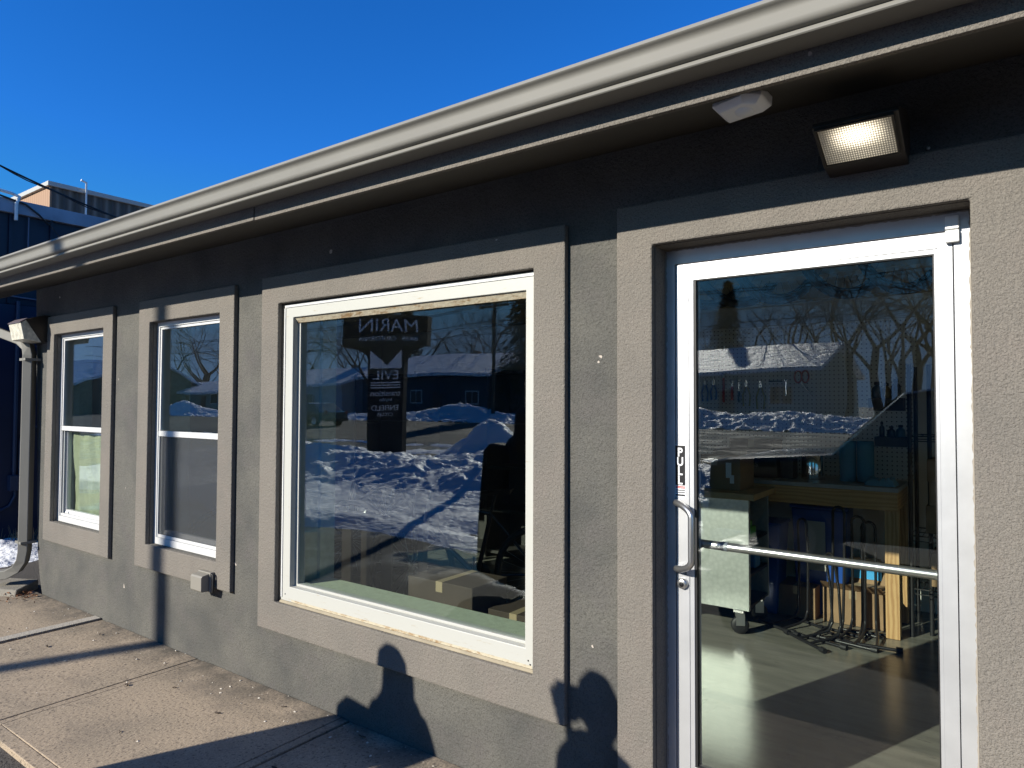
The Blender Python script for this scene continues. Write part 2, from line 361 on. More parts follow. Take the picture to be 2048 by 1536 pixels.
for nm, (a, b_, c, d), hole in (("t1", (-6.657,-5.454,.473,2.370), W1), ("t2", (-5.047,-3.846,.482,2.367), W2), ("t3", (-3.559,-1.463,.338,2.377), W3), ("td", (-1.227,4.4,-.005,2.403), D)):
    mb = MB().holes(a, b_, c, d, 0, .0298, [hole] + ([W4_ADDED] if nm == "td" else [])); mb.build("stucco_surround", M_trim, shop, bevel=.006, merge=True)
    # returns of the opening (stucco reveal) reach back to the window
    h = hole; q = .10 if nm != "td" else .13
    rv = MB().box(h[0]-.012, h[0]+.0005, .031, q, h[2], h[3]).box(h[1]-.0005, h[1]+.012, .031, q, h[2], h[3]).box(h[0], h[1], .031, q, h[3]-.0005, h[3]+.012)
    rv.build("opening_reveal", M_trim, shop)
# eave: soffit, fascia, gutter
XL, XR = -8.4, 5.2
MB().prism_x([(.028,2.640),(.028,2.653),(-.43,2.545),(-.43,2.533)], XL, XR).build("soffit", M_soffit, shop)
FA = MB(); FA.prism_x([(-.45,2.528),(-.43,2.528),(-.43,2.72),(-.45,2.72)], XL, -2.965); FA.prism_x([(-.4475,2.5275),(-.4275,2.5275),(-.4275,2.72),(-.4475,2.72)], -2.960, XR)
fa = FA.build("fascia", M_trim, shop, bevel=.002)
gp = [(-.452,2.593),(-.545,2.590),(-.548,2.593),(-.541,2.607),(-.539,2.609),(-.5425,2.610),(-.550,2.6115),(-.557,2.616),(-.5615,2.6225),(-.5635,2.631),(-.5645,2.655),(-.5665,2.663),(-.571,2.6695),(-.577,2.674),(-.582,2.677),(-.584,2.680),(-.578,2.693),(-.570,2.694),(-.562,2.692),(-.560,2.682),(-.558,2.66),(-.556,2.64),(-.54,2.62),(-.53,2.60),(-.458,2.598),(-.458,2.70),(-.452,2.70)]
g = MB().prism_x(gp, XL, XR).build("gutter", M_gutter, shop, merge=True)
for e in g.data.polygons: e.use_smooth = True
es = g.modifiers.new("edges", 'EDGE_SPLIT'); es.split_angle = R(26)
MB().prism_x([(-.50,2.715),(-.50,2.727),(3.0,3.55),(6.2,2.8),(6.2,2.78),(3.0,3.53)], XL, XR).build("roof", mat("dark_shingles", (.05,.05,.055), .9, 0, .2, 30, .3, 40), shop)
MB().prism_y([(-.45,0)]*0 or [(4.5,2.652),(4.5,2.8),(-7.0,2.8),(-7.0,2.652)], 5.7, 6.0).build("rear_fascia", M_trim, shop)
# gable ends up to the roof
for x in (-6.99, 4.3): MB().prism_x([(.04,2.66),(5.9,2.66),(5.9,2.80),(3.0,3.5),(.04,2.82)], x, x+.18).build("gable", M_wall, shop)

# --- double-hung windows
def hung(win, name, curtain=False, screen=False):
    x0, x1, z0, z1 = win; wd = MB().holes(x0+.0, x1-.0, z0, z1, .058, .14, [(x0+.032, x1-.032, z0+.045, z1-.032)])
    fr = wd.build("window", M_vinyl, shop, bevel=.002, merge=True)
    zm = 1.42
    MB().box(x0+.033, x1-.033, .062, .100, zm-.018, zm+.020).box(x0+.033, x1-.033, .103, .13, zm-.026, zm+.016).build("meeting_rail", M_vinyl, fr, bevel=.002)
    MB().box(x0+.033, x0+.05, .066, .09, zm+.021, z1-.033).box(x1-.05, x1-.033, .066, .09, zm+.021, z1-.033).box(x0+.051, x1-.051, .066, .09, z1-.05, z1-.033).build("upper_sash", M_vinyl, fr, bevel=.001)
    sz = z0+.05
    MB().box(x0+.033, x0+.075, .095, .128, sz, zm-.028).box(x1-.075, x1-.033, .095, .128, sz, zm-.028).box(x0+.076, x1-.076, .095, .128, sz, sz+.045).box(x0+.033, x1-.033, .066, .094, sz-.003, sz+.018).build("lower_sash", M_vinyl, fr, bevel=.002)
    MB().box(x0+.034, x0+.046, .063, .068, z0+.047, zm-.02).box(x0+.054, x0+.064, .075, .080, z0+.047, zm-.02).build("track", mat("grey_track", (.42,.43,.44), .5), fr)
    for xx in (x0+.11, x1-.11): MB().box(xx-.025, xx+.02, .086, .096, sz+.02, sz+.034).box(xx-.012, xx+.004, .083, .087, sz+.023, sz+.031).build("sash_lock", M_white, fr)
    MB().box(x0+.05, x1-.05, .078, .082, zm+.021, z1-.05).build("pane", M_glass, fr)
    MB().box(x0+.076, x1-.076, .110, .114, sz+.046, zm-.028).build("pane", M_glass, fr)
    if screen: MB().box(x0+.05, x1-.05, .070, .0705, z0+.06, zm-.02).build("insect_screen", M_screen, fr)
    return fr
hung(W1, "w1", curtain=True); hung(W2, "w2", screen=True)

# --- large fixed window
x0, x1, z0, z1 = W3
f3 = MB().holes(x0+.02, x1-.0, z0+.012, z1-.008, .030, .12, [(x0+.10, x1-.058, z0+.095, z1-.085)]).build("window", M_cream, shop, bevel=.003, merge=True)
MB().holes(x0+.10, x1-.058, z0+.095, z1-.085, .066, .118, [(x0+.122, x1-.072, z0+.108, z1-.10)]).build("glazing_stop", M_cream, f3, bevel=.002, merge=True)
MB().box(x0+.03, x1-.01, .0255, .0297, z1-.026, z1-.014).box(x0+.024, x0+.034, .0255, .0297, z0+.03, z1-.03).build("outer_bead", M_vinyl, f3)
MB().prism_x([(.0655,z1-.0865),(.0655,z1-.114),(.060,z1-.114),(.040,z1-.0865)], x0+.101, x1-.059).build("peeling_strip", M_peel, f3)
MB().box(x0+.12, x1-.02, .0285, .0298, z0+.014, z0+.026).build("sill_strip", M_peel, f3)
MB().prism_x([(.020,z0+.0),(.020,z0+.006),(.0295,z0+.013),(.0295,z0+.0)], x0+.02, x1-.0).build("outer_sill", mat("yellowed_strip", (.31,.265,.185), .6, 0, .12, 6, .2, 60), f3, bevel=.001)
for xx, zz in ((x0+.06, z0+.05), (x1-.04, z0+.045), (x1-.03, z0+.03), (x0+.03, z0+.05)):
    MB().lathe([(0,.0015),(.004,.001),(.004,0)], RM((xx,.0298,zz), rx=90), 8).build("screw", M_black, f3)
MB().box(x0+.122, x1-.072, .078, .083, z0+.108, z1-.10).build("pane", M_glass, f3)

f4_added = MB().holes(W4_ADDED[0]+.004, W4_ADDED[1]-.004, W4_ADDED[2]+.004, W4_ADDED[3]-.004, .045, .12, [(W4_ADDED[0]+.08, (W4_ADDED[0]+W4_ADDED[1])/2-.03, W4_ADDED[2]+.08, W4_ADDED[3]-.08), ((W4_ADDED[0]+W4_ADDED[1])/2+.03, W4_ADDED[1]-.08, W4_ADDED[2]+.08, W4_ADDED[3]-.08)]).build("window", M_cream, shop, bevel=.003, merge=True)  # unseen window right of the door, added to let more daylight inside
MB().box(W4_ADDED[0]+.08, W4_ADDED[1]-.08, .078, .083, W4_ADDED[2]+.08, W4_ADDED[3]-.08).build("pane", M_glass, f4_added)
# --- storefront door
dx0, dx1, dz0, dz1 = D; YD = .125
door = MB().holes(dx0+.002, dx1-.002, dz0+.02, dz1-.002, YD, YD+.10, [(dx0+.038, dx1-.048, dz0+.02, dz1-.060)]).build("door", M_alu, shop, bevel=.0015, merge=True)
lx0, lx1, lz0, lz1 = dx0+.041, dx1-.051, dz0+.04, dz1-.063
leaf = MB().holes(lx0, lx1, lz0, lz1, YD+.003, YD+.047, [(lx0+.052, lx1-.040, lz0+.24, lz1-.048)]).build("door_leaf", M_alu, door, bevel=.001, merge=True)
gx0, gx1, gz0, gz1 = lx0+.052, lx1-.040, lz0+.24, lz1-.048
MB().holes(gx0, gx1, gz0, gz1, YD+.006, YD+.04, [(gx0+.018, gx1-.010, gz0+.016, gz1-.016)]).build("glazing_bead", M_alu, door, bevel=.001, merge=True)
MB().holes(gx0+.018, gx1-.010, gz0+.016, gz1-.016, YD+.010, YD+.036, [(gx0+.026, gx1-.014, gz0+.021, gz1-.019)]).build("gasket", M_black, door)
MB().box(gx0+.022, gx1-.012, YD+.020, YD+.026, gz0+.018, gz1-.018).build("glass_pane", M_dglass, door)
MB().box(dx0, dx1, YD-.02, YD+.14, -.02, .012).build("threshold", M_steel, door, bevel=.003)
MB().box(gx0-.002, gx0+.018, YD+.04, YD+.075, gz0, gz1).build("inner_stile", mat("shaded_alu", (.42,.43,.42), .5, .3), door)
# caulk line with ragged edge between stucco and frame
random.seed(3)
ck = MB()
def ragged(p0, p1, wax, n):
    pts = []
    for i in range(n+1):
        t = i/n; w = .0035+random.random()*.005
        pts.append((Vector(p0).lerp(Vector(p1), t), w))
    for (a, wa), (b_, wb) in zip(pts, pts[1:]):
        w = Vector(wax); ck.add([a, b_, b_+w*wb, a+w*wa], [(0,1,2,3)])
ragged((dx0+.0015, YD-.002, 0), (dx0+.0015, YD-.002, dz1), (1,0,0), 220)
ragged((dx1-.0015, YD-.002, 0), (dx1-.0015, YD-.002, dz1), (-1,0,0), 200)
ragged((dx0, YD-.002, dz1-.0015), (dx1, YD-.002, dz1-.0015), (0,0,-1), 120)
ck.build("caulk", mat("old_caulk", (.30,.27,.23), .8), door)
# pull handle
hx = -1.022
mx_, gx_, gy_ = -1.034, -.955, YD-.058
pts = [(mx_, YD+.004, 1.262), (mx_+.002, YD-.014, 1.262)]
for k in range(1, 9):
    a = R(90*k/8); pts.append((mx_+.004+(gx_-mx_-.004)*math.sin(a)**1.3, YD-.014+(gy_-YD+.014)*math.sin(a), 1.262-.045*(1-math.cos(a))))
for k in range(8, 0, -1):
    a = R(90*k/8); pts.append((mx_+.004+(gx_-mx_-.004)*math.sin(a)**1.3, YD-.014+(gy_-YD+.014)*math.sin(a), 1.012+.045*(1-math.cos(a))))
pts += [(mx_+.002, YD-.014, 1.012), (mx_, YD+.004, 1.012)]
MB().tube(pts, .0125, 14).build("pull_handle", M_steel, door)
# cylinder lock
lk = MB().lathe([(.0,.016),(.014,.016),(.019,.013),(.021,.004),(.021,0)], RM((-1.012, YD+.003, .956), rx=90), 28).build("lock_cylinder", M_steel, door)
MB().lathe([(.0,.0005),(.009,.0005),(.009,0)], RM((-1.012, YD-.0135, .954), rx=90), 20).box(-1.0132,-1.0108, YD-.0146, YD-.0139, .949,.959).build("keyway", M_blackm, lk)
st = MB().box(-1.034,-.998, YD+.0015, YD+.003, .990,1.020).build("key_sticker", M_blackm, door)
MB().box(-1.030,-1.008, YD+.0008, YD+.0014, 1.0015,1.0045).add([(-1.030+.006*math.cos(R(a)), YD+.001, 1.003+.006*math.sin(R(a))) for a in range(0,360,30)], [tuple(range(12))]).box(-1.030,-1.002, YD+.0008, YD+.0014,.993,.9955).build("key_symbol", M_print, st)
# PULL sticker
def text(txt, name, mat_, M, size=1, ext=.0004, parent=None, align='CENTER', sx=1.0, off=0):
    cu = bpy.data.curves.new("t", 'FONT'); cu.body = txt; cu.size = size; cu.align_x = align; cu.align_y = 'CENTER'; cu.extrude = ext; cu.offset = off
    to = bpy.data.objects.new("t", cu); sc.collection.objects.link(to)
    dg = bpy.context.evaluated_depsgraph_get(); me = bpy.data.meshes.new_from_object(to.evaluated_get(dg))
    bpy.data.objects.remove(to); me.name = name
    me.transform(M @ Matrix.Diagonal((sx,1,1,1))); me.materials.clear(); me.materials.append(mat_)
    o = bpy.data.objects.new(name, me); sc.collection.objects.link(o)
    if parent: o.parent = parent; o.matrix_parent_inverse = Matrix.Translation(-parent_loc(parent))
    return o
st = MB().box(-1.043,-.999, YD+.0022, YD+.003, 1.283,1.482).build("pull_sticker", M_print, door)
MB().box(-1.0405,-1.0015, YD+.0014, YD+.0022, 1.327,1.479).build("black_panel", M_blackm, st)
for i, ch in enumerate("PULL"):
    text(ch, "letter", M_print, RM((-1.021, YD+.001, 1.452-.0355*i), rx=90), .046, .0005, st, sx=.86, off=.0011).modifiers.new("b",'SOLIDIFY').thickness = .0025
for i, (h, mm) in enumerate(((1.322, M_red), (1.317, M_red), (1.308, M_blackm), (1.300, M_blackm), (1.291, M_blackm))):
    MB().box(-1.0395,-1.0025, YD+.0014, YD+.0022, h-.0016-(.003 if i == 4 else 0), h+.0016).build("small_print", mm, st)
# push bar inside
pb = MB().tube([(lx0+.045, YD+.10, 1.095), (lx1-.03, YD+.10, 1.088)], .0165, 16).build("push_bar", M_steel, door)
MB().tube([(lx0+.142, YD+.10, 1.0945), (lx0+.168, YD+.10, 1.0943)], .0178, 16).build("bar_collar", mat("grey_collar", (.15,.17,.2), .4), pb)
for xx, zz in ((lx0+.02, 1.07), (lx1-.045, 1.063)): MB().box(xx, xx+.03, YD+.048, YD+.10, zz, zz+.05).build("bar_bracket", M_steel, pb, bevel=.004)

# ------------------------------------------------------------------ shop interior shell
MB().box(-6.8, 4.3, .22, 5.8, -.02, .015).build("interior_floor", mat("polished_floor", (.19,.185,.145), .22, 0, .25, 2.5, .06, 14), None, kind='structure')
bpy.context.scene.objects["interior_floor"]["label"] = "smooth grey concrete floor inside the shop"
bpy.context.scene.objects["interior_floor"]["category"] = "floor"
M_floor = bpy.data.materials["polished_floor"]; N, L, p = nodes(M_floor); tc = N.new("ShaderNodeTexCoord").outputs['Object']
mp = N.new("ShaderNodeMapping"); mp.inputs['Rotation'].default_value = (0,0,R(-35)); mp.inputs['Scale'].default_value = (.6,3,1); L.new(tc, mp.inputs[0])
c = mixrgb(N, L, (.20,.195,.165), (.115,.113,.098), noise_node(N, L, mp.outputs[0], 3.5, 6, .65, .35, .7))
c = mixrgb(N, L, c, (.05,.045,.04), noise_node(N, L, mp.outputs[0], 9, 8, .75, .62, .68)); L.new(c, p.inputs['Base Color'])
MB().box(-6.79, 4.29, 3.92, 4.0, .016, 3.3).box(4.2,4.29,.236,3.91,.016,2.79).box(-6.79,-6.7,.236,3.91,.016,2.79).build("interior_wall", M_inwall, shop)
MB().holes(-6.69, 4.19, .016, 2.64, .221, .235, [(W1[0]-.01,W1[1]+.01,W1[2]-.02,W1[3]+.02),(W2[0]-.01,W2[1]+.01,W2[2]-.02,W2[3]+.02),(W3[0]-.02,W3[1]+.02,W3[2]-.01,W3[3]+.02),(D[0]-.0,D[1]+.0,0.015,D[3]+.02),(W4_ADDED[0]-.02,W4_ADDED[1]+.02,W4_ADDED[2]-.01,W4_ADDED[3]+.02)]).build("interior_wall", M_green, shop)
MB().prism_x([(.236,2.80),(3.0,3.40),(3.91,3.25),(3.91,3.28),(3.0,3.44),(.236,2.83)], -6.79, 4.29).build("ceiling", M_ceil, shop)
for y in (1.15, 2.1, 3.1): MB().box(-6.7, 4.19, y, y+.14, 2.44, 2.597).build("ceiling_beam", M_tan, shop, bevel=.004)
# deep green interior sill and jamb of the large window
MB().box(W3[0]-.0, W3[1]-.0, .121, .30, W3[2]+.080, W3[2]+.098).build("interior_sill", M_green, shop, bevel=.003)
MB().box(W3[0]-.02, W3[0]+.105, .236, .34, W3[2]+.073, 2.30).box(W3[0]-.02, W3[0]+.08, .12, .235, W3[2]+.073, 2.2).build("interior_jamb", M_green, shop)
for w in (W1, W2): MB().box(w[0]-.02, w[0]+.02, .142, .30, w[2], w[3]).build("interior_jamb", M_green, shop)
MB().box(W2[1]-.02, W2[1]+.05, .142, .30, W2[2], W2[3]).build("interior_jamb", M_green, shop)
MB().box(-.19, -.02, .236, .25, .016, 2.59).build("interior_trim", M_inwall, shop)
# pale green curtain behind the lower sash of the first window
cu = MB(); n = 60; vs = []; xa, xb = W1[0]+.085, W1[1]-.01
for j in range(14):
    for i in range(n+1):
        t = i/n; z = .70+j*(1.40-.70)/13
        vs.append((xa+(xb-xa)*t+.012*math.sin(j*.6)*(1-t), .145+.012*math.sin(t*23+j*.35)+.006*math.sin(t*51+j), z))
fs = [(j*(n+1)+i, j*(n+1)+i+1, (j+1)*(n+1)+i+1, (j+1)*(n+1)+i) for j in range(13) for i in range(n)]
cu.add(vs, fs, None, True); o = cu.build("curtain", mat("green_curtain", (.40,.41,.28), .8, 0, .12, 8, .2, 20)); o.modifiers.new("s",'SOLIDIFY').thickness = .002
tag(o, "pale green cloth behind the lower half of the leftmost window", "curtain")

# ------------------------------------------------------------------ wall fittings
def wall_light(name, label, loc, w, h, d, lit, rz=0, side=1):
    t = thing(name, label, "lamp", loc, "wall pack lights under the eave")
    Mx = RM(loc, rz=rz)
    # wedge housing: back at y=0, front lens slopes down and outwards
    P = [(0,h/2),(-d*.55,h/2),(-d,h*.12),(-d*.92,h*.02),(-d*.28,-h/2),(0,-h/2)]
    b = MB(); n = len(P)
    vs = [(-w/2, y, z) for y, z in P]+[(w/2, y, z) for y, z in P]
    b.add(vs, [tuple(range(n))[::-1], tuple(range(n,2*n))]+[(i,(i+1)%n,n+(i+1)%n,n+i) for i in range(n)], Mx)
    b.build("housing", M_bronze, t, bevel=.004)
    return t
# lamp over the door: lens plane faces down/out
def lamp_over_door():
    t = thing("wall_light", "glowing wall light with square ribbed lens above the glass door", "lamp", (-.36, .03, 2.44), "wall lights under the eave")
    xa, xb = -.450, -.244
    prof = [(.029,2.376),(.029,2.52),(-.05,2.525),(-.24,2.468),(-.249,2.452),(-.099,2.385),(-.092,2.380),(.0,2.372)]
    MB().prism_x(prof, xa-.008, xb+.012).build("housing", M_bronze, t, bevel=.004)
    A = Vector((0,-.250,2.449)); B = Vector((0,-.100,2.384)); dv = (B-A); ln = dv.length; dn = dv.normalized(); nrm = Vector((0, dn.z, -dn.y))
    if nrm.y > 0: nrm = -nrm
    Mx = Matrix(((1,0,0,0),(0,nrm.y,-dn.y,0),(0,nrm.z,-dn.z,0),(0,0,0,1)))   # local: x, y=out normal, z=up along lens
    Mx = Matrix.Translation((xa, B.y, B.z)) @ Mx
    w = xb-xa
    MB().holes(0, w, 0, ln, .001, .010, [(.005, w-.005, .004, ln-.006)]).build("x", M_bronze, None)
    ob = bpy.data.objects["x"]; ob.data.transform(Mx); ob.name = "lens_rim"; ob.parent = t; ob.matrix_parent_inverse = Matrix.Translation(-t.location)
    # reflector and ribs
    mr = bpy.data.materials.new("lit_lens"); mr.use_nodes = True; N, L, p = nodes(mr)
    tc = N.new("ShaderNodeTexCoord").outputs['Generated']
    sp = N.new("ShaderNodeSeparateXYZ"); L.new(tc, sp.inputs[0])
    # generated: X along width, Z/Y along lens
    def ridge(sock, cnt):
        a = N.new("ShaderNodeMath"); a.operation = 'MULTIPLY'; a.inputs[1].default_value = cnt*math.pi; L.new(sock, a.inputs[0])
        s = N.new("ShaderNodeMath"); s.operation = 'SINE'; L.new(a.outputs[0], s.inputs[0])
        q = N.new("ShaderNodeMath"); q.operation = 'MULTIPLY'; L.new(s.outputs[0], q.inputs[0]); L.new(s.outputs[0], q.inputs[1]); return q.outputs[0]
    rx_, rz_ = ridge(sp.outputs[0], 30), ridge(sp.outputs[2], 16)
    grid = N_mul(N, L, rx_, rz_)
    # lamp tube behind the prisms: a soft band
    def band(sock, c0, wd):
        a = N.new("ShaderNodeMath"); a.operation = 'SUBTRACT'; L.new(sock, a.inputs[0]); a.inputs[1].default_value = c0
        b = N.new("ShaderNodeMath"); b.operation = 'ABSOLUTE'; L.new(a.outputs[0], b.inputs[0])
        r = N.new("ShaderNodeMapRange"); r.inputs[1].default_value = wd; r.inputs[2].default_value = 0; L.new(b.outputs[0], r.inputs[0]); r.interpolation_type = 'SMOOTHSTEP'; return r.outputs[0]
    core = N_mul(N, L, band(sp.outputs[0], .52, .46), band(sp.outputs[2], .70, .45))
    glow = N_mul(N, L, band(sp.outputs[0], .55, .75), band(sp.outputs[2], .35, .95))
    ad = N.new("ShaderNodeMath"); ad.operation = 'MULTIPLY_ADD'; L.new(core, ad.inputs[0]); ad.inputs[1].default_value = 3.0; L.new(N_mul(N, L, glow, .5), ad.inputs[2])
    g1 = N.new("ShaderNodeMath"); g1.operation = 'MULTIPLY_ADD'; L.new(grid, g1.inputs[0]); g1.inputs[1].default_value = 1.3; g1.inputs[2].default_value = .16
    L.new(N_mul(N, L, ad.outputs[0], g1.outputs[0]), p.inputs['Emission Strength']); p.inputs['Emission Color'].default_value = (1, .87, .64, 1)
    p.inputs['Base Color'].default_value = (.35,.33,.28,1); p.inputs['Roughness'].default_value = .25
    b = N.new("ShaderNodeBump"); b.inputs['Distance'].default_value = .002; b.inputs['Strength'].default_value = .6; L.new(grid, b.inputs['Height']); L.new(b.outputs[0], p.inputs['Normal'])
    o = MB().box(.006, w-.006, 0.0005, .0065, .005, ln-.007).build("lens", mr, None, bevel=.002); o.data.transform(Mx.copy()); 
    o.parent = t; o.matrix_parent_inverse = Matrix.Translation(-t.location)
    # keep generated coords in lens frame: rebuild in local space
    o.data.transform(Mx.inverted()); o.matrix_parent_inverse = Matrix.Translation(-t.location) @ Mx
    MB().box(-.495,-.43, .012, .0295, 2.395, 2.455).build("mounting_plate", M_blackm, t, bevel=.002)
    MB().lathe([(0,.004),(.006,.003),(.006,0)], RM((-.185,.0295,2.42), rx=90), 10).build("screw", M_steel, t)
    pl = bpy.data.lights.new("door_lamp", 'AREA'); pl.energy = .12; pl.size = .12; pl.color = (1,.78,.5); po = bpy.data.objects.new("lamp_glow", pl); sc.collection.objects.link(po)
    po.location = (-.35, -.19, 2.395); po.rotation_euler = Vector((0,-.85,-.5)).to_track_quat('-Z','Y').to_euler(); po.parent = t; po.matrix_parent_inverse = Matrix.Translation(-t.location)
    return t
lamp_over_door()
def lamp_left():
    t = thing("wall_light", "unlit wall light with a clear lens at the left corner by the downspout", "lamp", (-6.78, .03, 2.27), "wall lights under the eave")
    xa, xb = -6.93, -6.655
    MB().prism_x([(.029,2.155),(.029,2.38),(-.02,2.385),(-.155,2.335),(-.04,2.150)], xa, xb).build("housing", M_bronze, t, bevel=.004)
    lensm = mat("clear_prism_lens", (.6,.57,.47), .15, 0, .2, 30, .5, 60)
    MB().prism_x([(-.158,2.332),(-.195,2.30),(-.17,2.17),(-.045,2.150),(-.043,2.153)], xa+.006, xb-.006).build("lens", lensm, t, bevel=.006)
    MB().prism_x([(-.15,2.340),(-.20,2.305),(-.203,2.312),(-.15,2.348)], xa, xb).build("visor", mat("purple_grey_metal", (.12,.1,.12), .4), t)
    for z in (2.19, 2.35): MB().lathe([(0,.003),(.005,.002),(.005,0)], RM((xb+.0005, .005, z), ry=90), 10).build("screw", M_steel, t)
lamp_left()
t = thing("motion_sensor", "white plastic motion sensor under the eave near the door", "sensor", (-.64,-.30,2.60))
prof = [(-.085,0),(.085,0),(.075,-.035),(.05,-.052),(-.05,-.052),(-.075,-.035)]
b = MB(); Mx = RM((-.63,-.34,2.556), rx=-10, rz=-10)
oct_ = [(-.075,-.045),(.03,-.06),(.075,-.03),(.075,.04),(-.075,.045)]
n = len(oct_)
lv = [(1,0.0),(1,-.030),(.72,-.050)]
vs = [(x*s, y*s, z) for s, z in lv for x, y in oct_]
b.add(vs, [tuple(range(n))]+[(i,n+i,n+(i+1)%n,(i+1)%n) for i in range(n)]+[(n+i,2*n+i,2*n+(i+1)%n,n+(i+1)%n) for i in range(n)]+[tuple(range(2*n,3*n))[::-1]], Mx)
b.build("housing", M_white, t, bevel=.004)
MB().lathe([(0,-.058),(.02,-.056),(.03,-.048),(.032,-.040)], Mx @ RM((.01,0,0)), 20).build("sensor_dome", M_white, t)
t = MB().box(-.150,-.113, YD-.018, YD-.0005, 2.140, 2.178).box(-.150,-.113, YD-.018, YD-.0005, 2.181, 2.222).build("door_contact", M_white, None, bevel=.003)
tag(t, "small white alarm contact at the top right corner of the door frame", "sensor")
# outlet box below the second window
t = thing("outlet_box", "grey weatherproof outlet box under the second window from the left", "outlet box", (-4.08, 0, .52))
M_obox = mat("grey_painted_box", (.22,.205,.175), .5)
MB().box(-4.150,-4.010,-.030,-.0005,.465,.585).build("back_box", M_obox, t, bevel=.004)
MB().prism_x([(-.031,.470),(-.031,.578),(-.075,.570),(-.082,.560),(-.082,.480),(-.075,.472)], -4.145, -4.022).build("cover", M_obox, t, bevel=.003)
MB().tube([(-4.012,-.02,.575),(-4.000,-.02,.572),(-3.996,-.02,.54),(-3.996,-.02,.475),(-4.004,-.02,.46)], .006, 8).build("bail", M_black, t)
# downspout
t = thing("downspout", "grey metal downspout running down the left corner of the shop", "downspout", (-6.87,-.03,0))
MB().rtube([(-7.9,-.50,2.59),(-7.86,-.49,2.54),(-7.6,-.42,2.42),(-7.0,-.08,2.18),(-6.93,-.045,2.12),(-6.91,-.04,2.05),(-6.91,-.04,.36),(-6.92,-.05,.27),(-6.96,-.075,.20),(-7.03,-.12,.155),(-7.15,-.20,.135)], .105, .075, (.35,-.0,0.02) if False else (0.75,-.6,0)).build("pipe", M_gutter, t, bevel=.006)
for z in (2.0, .42):
    MB().box(-6.975,-6.845,-.095,.028,z,z+.022, ).build("strap", M_gutter, t, bevel=.002)

# ------------------------------------------------------------------ left foreground bits
o = MB().add([(-7.05,.12,0),(-6.78,-.15,0),(-9.3,-1.2,0),(-9.45,-1.02,0)]+[(-7.05,.12,.085),(-6.80,-.13,.08),(-9.3,-1.2,.08),(-9.45,-1.02,.08)], [(0,3,2,1),(4,5,6,7),(0,1,5,4),(1,2,6,5),(2,3,7,6),(3,0,4,7)], RM((0,0,-.03))).build("splash_kerb", M_kerb, bevel=.01)
tag(o, "low weathered concrete kerb at the foot of the downspout", "kerb")
random.seed(5)
lf = MB()
for i in range(420):
    x = -6.95+random.gauss(0,.17); y = -.03-abs(random.gauss(0,.09))-max(0,-6.9-x)*.4; s = random.uniform(.006,.022)
    lf.add([(-s,0,0),(0,-s*.5,s*.25),(s,0,0),(0,s*.5,s*.2)], [(0,1,2,3)], RM((x,y,random.uniform(.0,.03)), random.uniform(-40,40), random.uniform(-40,40), random.uniform(0,360)))
o = lf.build("dead_leaves", mat("dry_leaves", (.22,.10,.045), .8, 0, .5, 40), kind='stuff'); tag(o, "drift of dry brown leaves at the foot of the shop corner", "leaves", kind='stuff')
gv = MB()
for i in range(150):
    x = random.uniform(-6.6,-1.6); y = random.choice((random.uniform(-.25,.02), random.uniform(-1.0,0))); s = random.choice((.003,.004,.006,.011))
    gv.add([(-s,0,0),(0,-s*.6,0),(s*.9,0,0),(0,s*.7,0),(0,0,s*.5)], [(0,1,4),(1,2,4),(2,3,4),(3,0,4)], RM((x,y,.001),0,0,random.uniform(0,360)))
o = gv.build("paint_chips", mat("pale_debris", (.55,.5,.42), .8), kind='stuff'); tag(o, "pale paint chips and grit scattered on the pavement", "grit", kind='stuff')
tw = MB()
for i in range(13):
    x = random.uniform(-5.9,-2.6); y = random.uniform(-1.0,-.05); a = random.uniform(0,360); l = random.uniform(.008,.032)
    tw.tube([(x,y,.004),(x+l*math.cos(a),y+l*math.sin(a)*.6,.006),(x+l*1.5*math.cos(a+.4),y+l*math.sin(a+.4),.004)], random.choice((.002,.003,.005)), 5)
o = tw.build("twigs", mat("dark_twigs", (.05,.035,.025), .8), kind='stuff'); tag(o, "dark twigs and bits lying on the pavement slabs", "twigs", kind='stuff')

# ------------------------------------------------------------------ neighbours on the left
M_navy = mat("navy_metal_siding", (.004,.009,.028), .45, .1, .12, 1.5, .03, 6)
M_navy2 = mat("navy_base_siding", (.007,.018,.05), .45, .1, .12, 1.5, .03, 6)
nb = thing("blue_shed", "dark blue metal-clad building with pale roof edge left of the shop", "building", (-10.5, 3, 0))
b = MB().box(-10.6,-10.02,-.9,14,2.86,3.99)
b.build("upper_wall", M_navy, nb); MB().box(-10.6,-10.0,-.9,14,-.05,2.855).build("lower_wall", M_navy2, nb)
rb = MB()
for i in range(32):
    y = -.6+i*.45; rb.box(-10.021,-9.992,y,y+.035,2.87,3.985)
rb.build("siding_ribs", M_navy, nb)
MB().box(-10.65,-9.955,-.95,14,3.99,4.16).build("roof_edge", mat("pale_flashing", (.25,.29,.36), .5, .2, .15, 4), nb, bevel=.004)
MB().box(-16,-10.601,-.9,-.7,-.05,3.9).build("front_wall", M_navy2, nb)
MB().box(-16,-10.66,-.9,14,3.9,4.15).build("roof", mat("flat_roof", (.4,.4,.4), .8), nb)
M_cond = mat("blue_painted_conduit", (.02,.035,.075), .5)
MB().tube([(-9.97,.86,2.9),(-9.97,.86,.72)], .022, 10).tube([(-9.97,.92,.75),(-9.97,.92,1.15),(-9.97,.96,1.28),(-9.97,1.08,1.33),(-9.97,1.6,1.35)], .018, 10).tube([(-9.97,.875,.56),(-9.97,.875,.48),(-9.97,.82,.36),(-9.97,.70,.31),(-9.97,.2,.30)], .018, 10).build("conduit", M_cond, nb)
MB().box(-9.999,-9.90,.80,.965,.55,.74).build("conduit_box", M_cond, nb, bevel=.005)
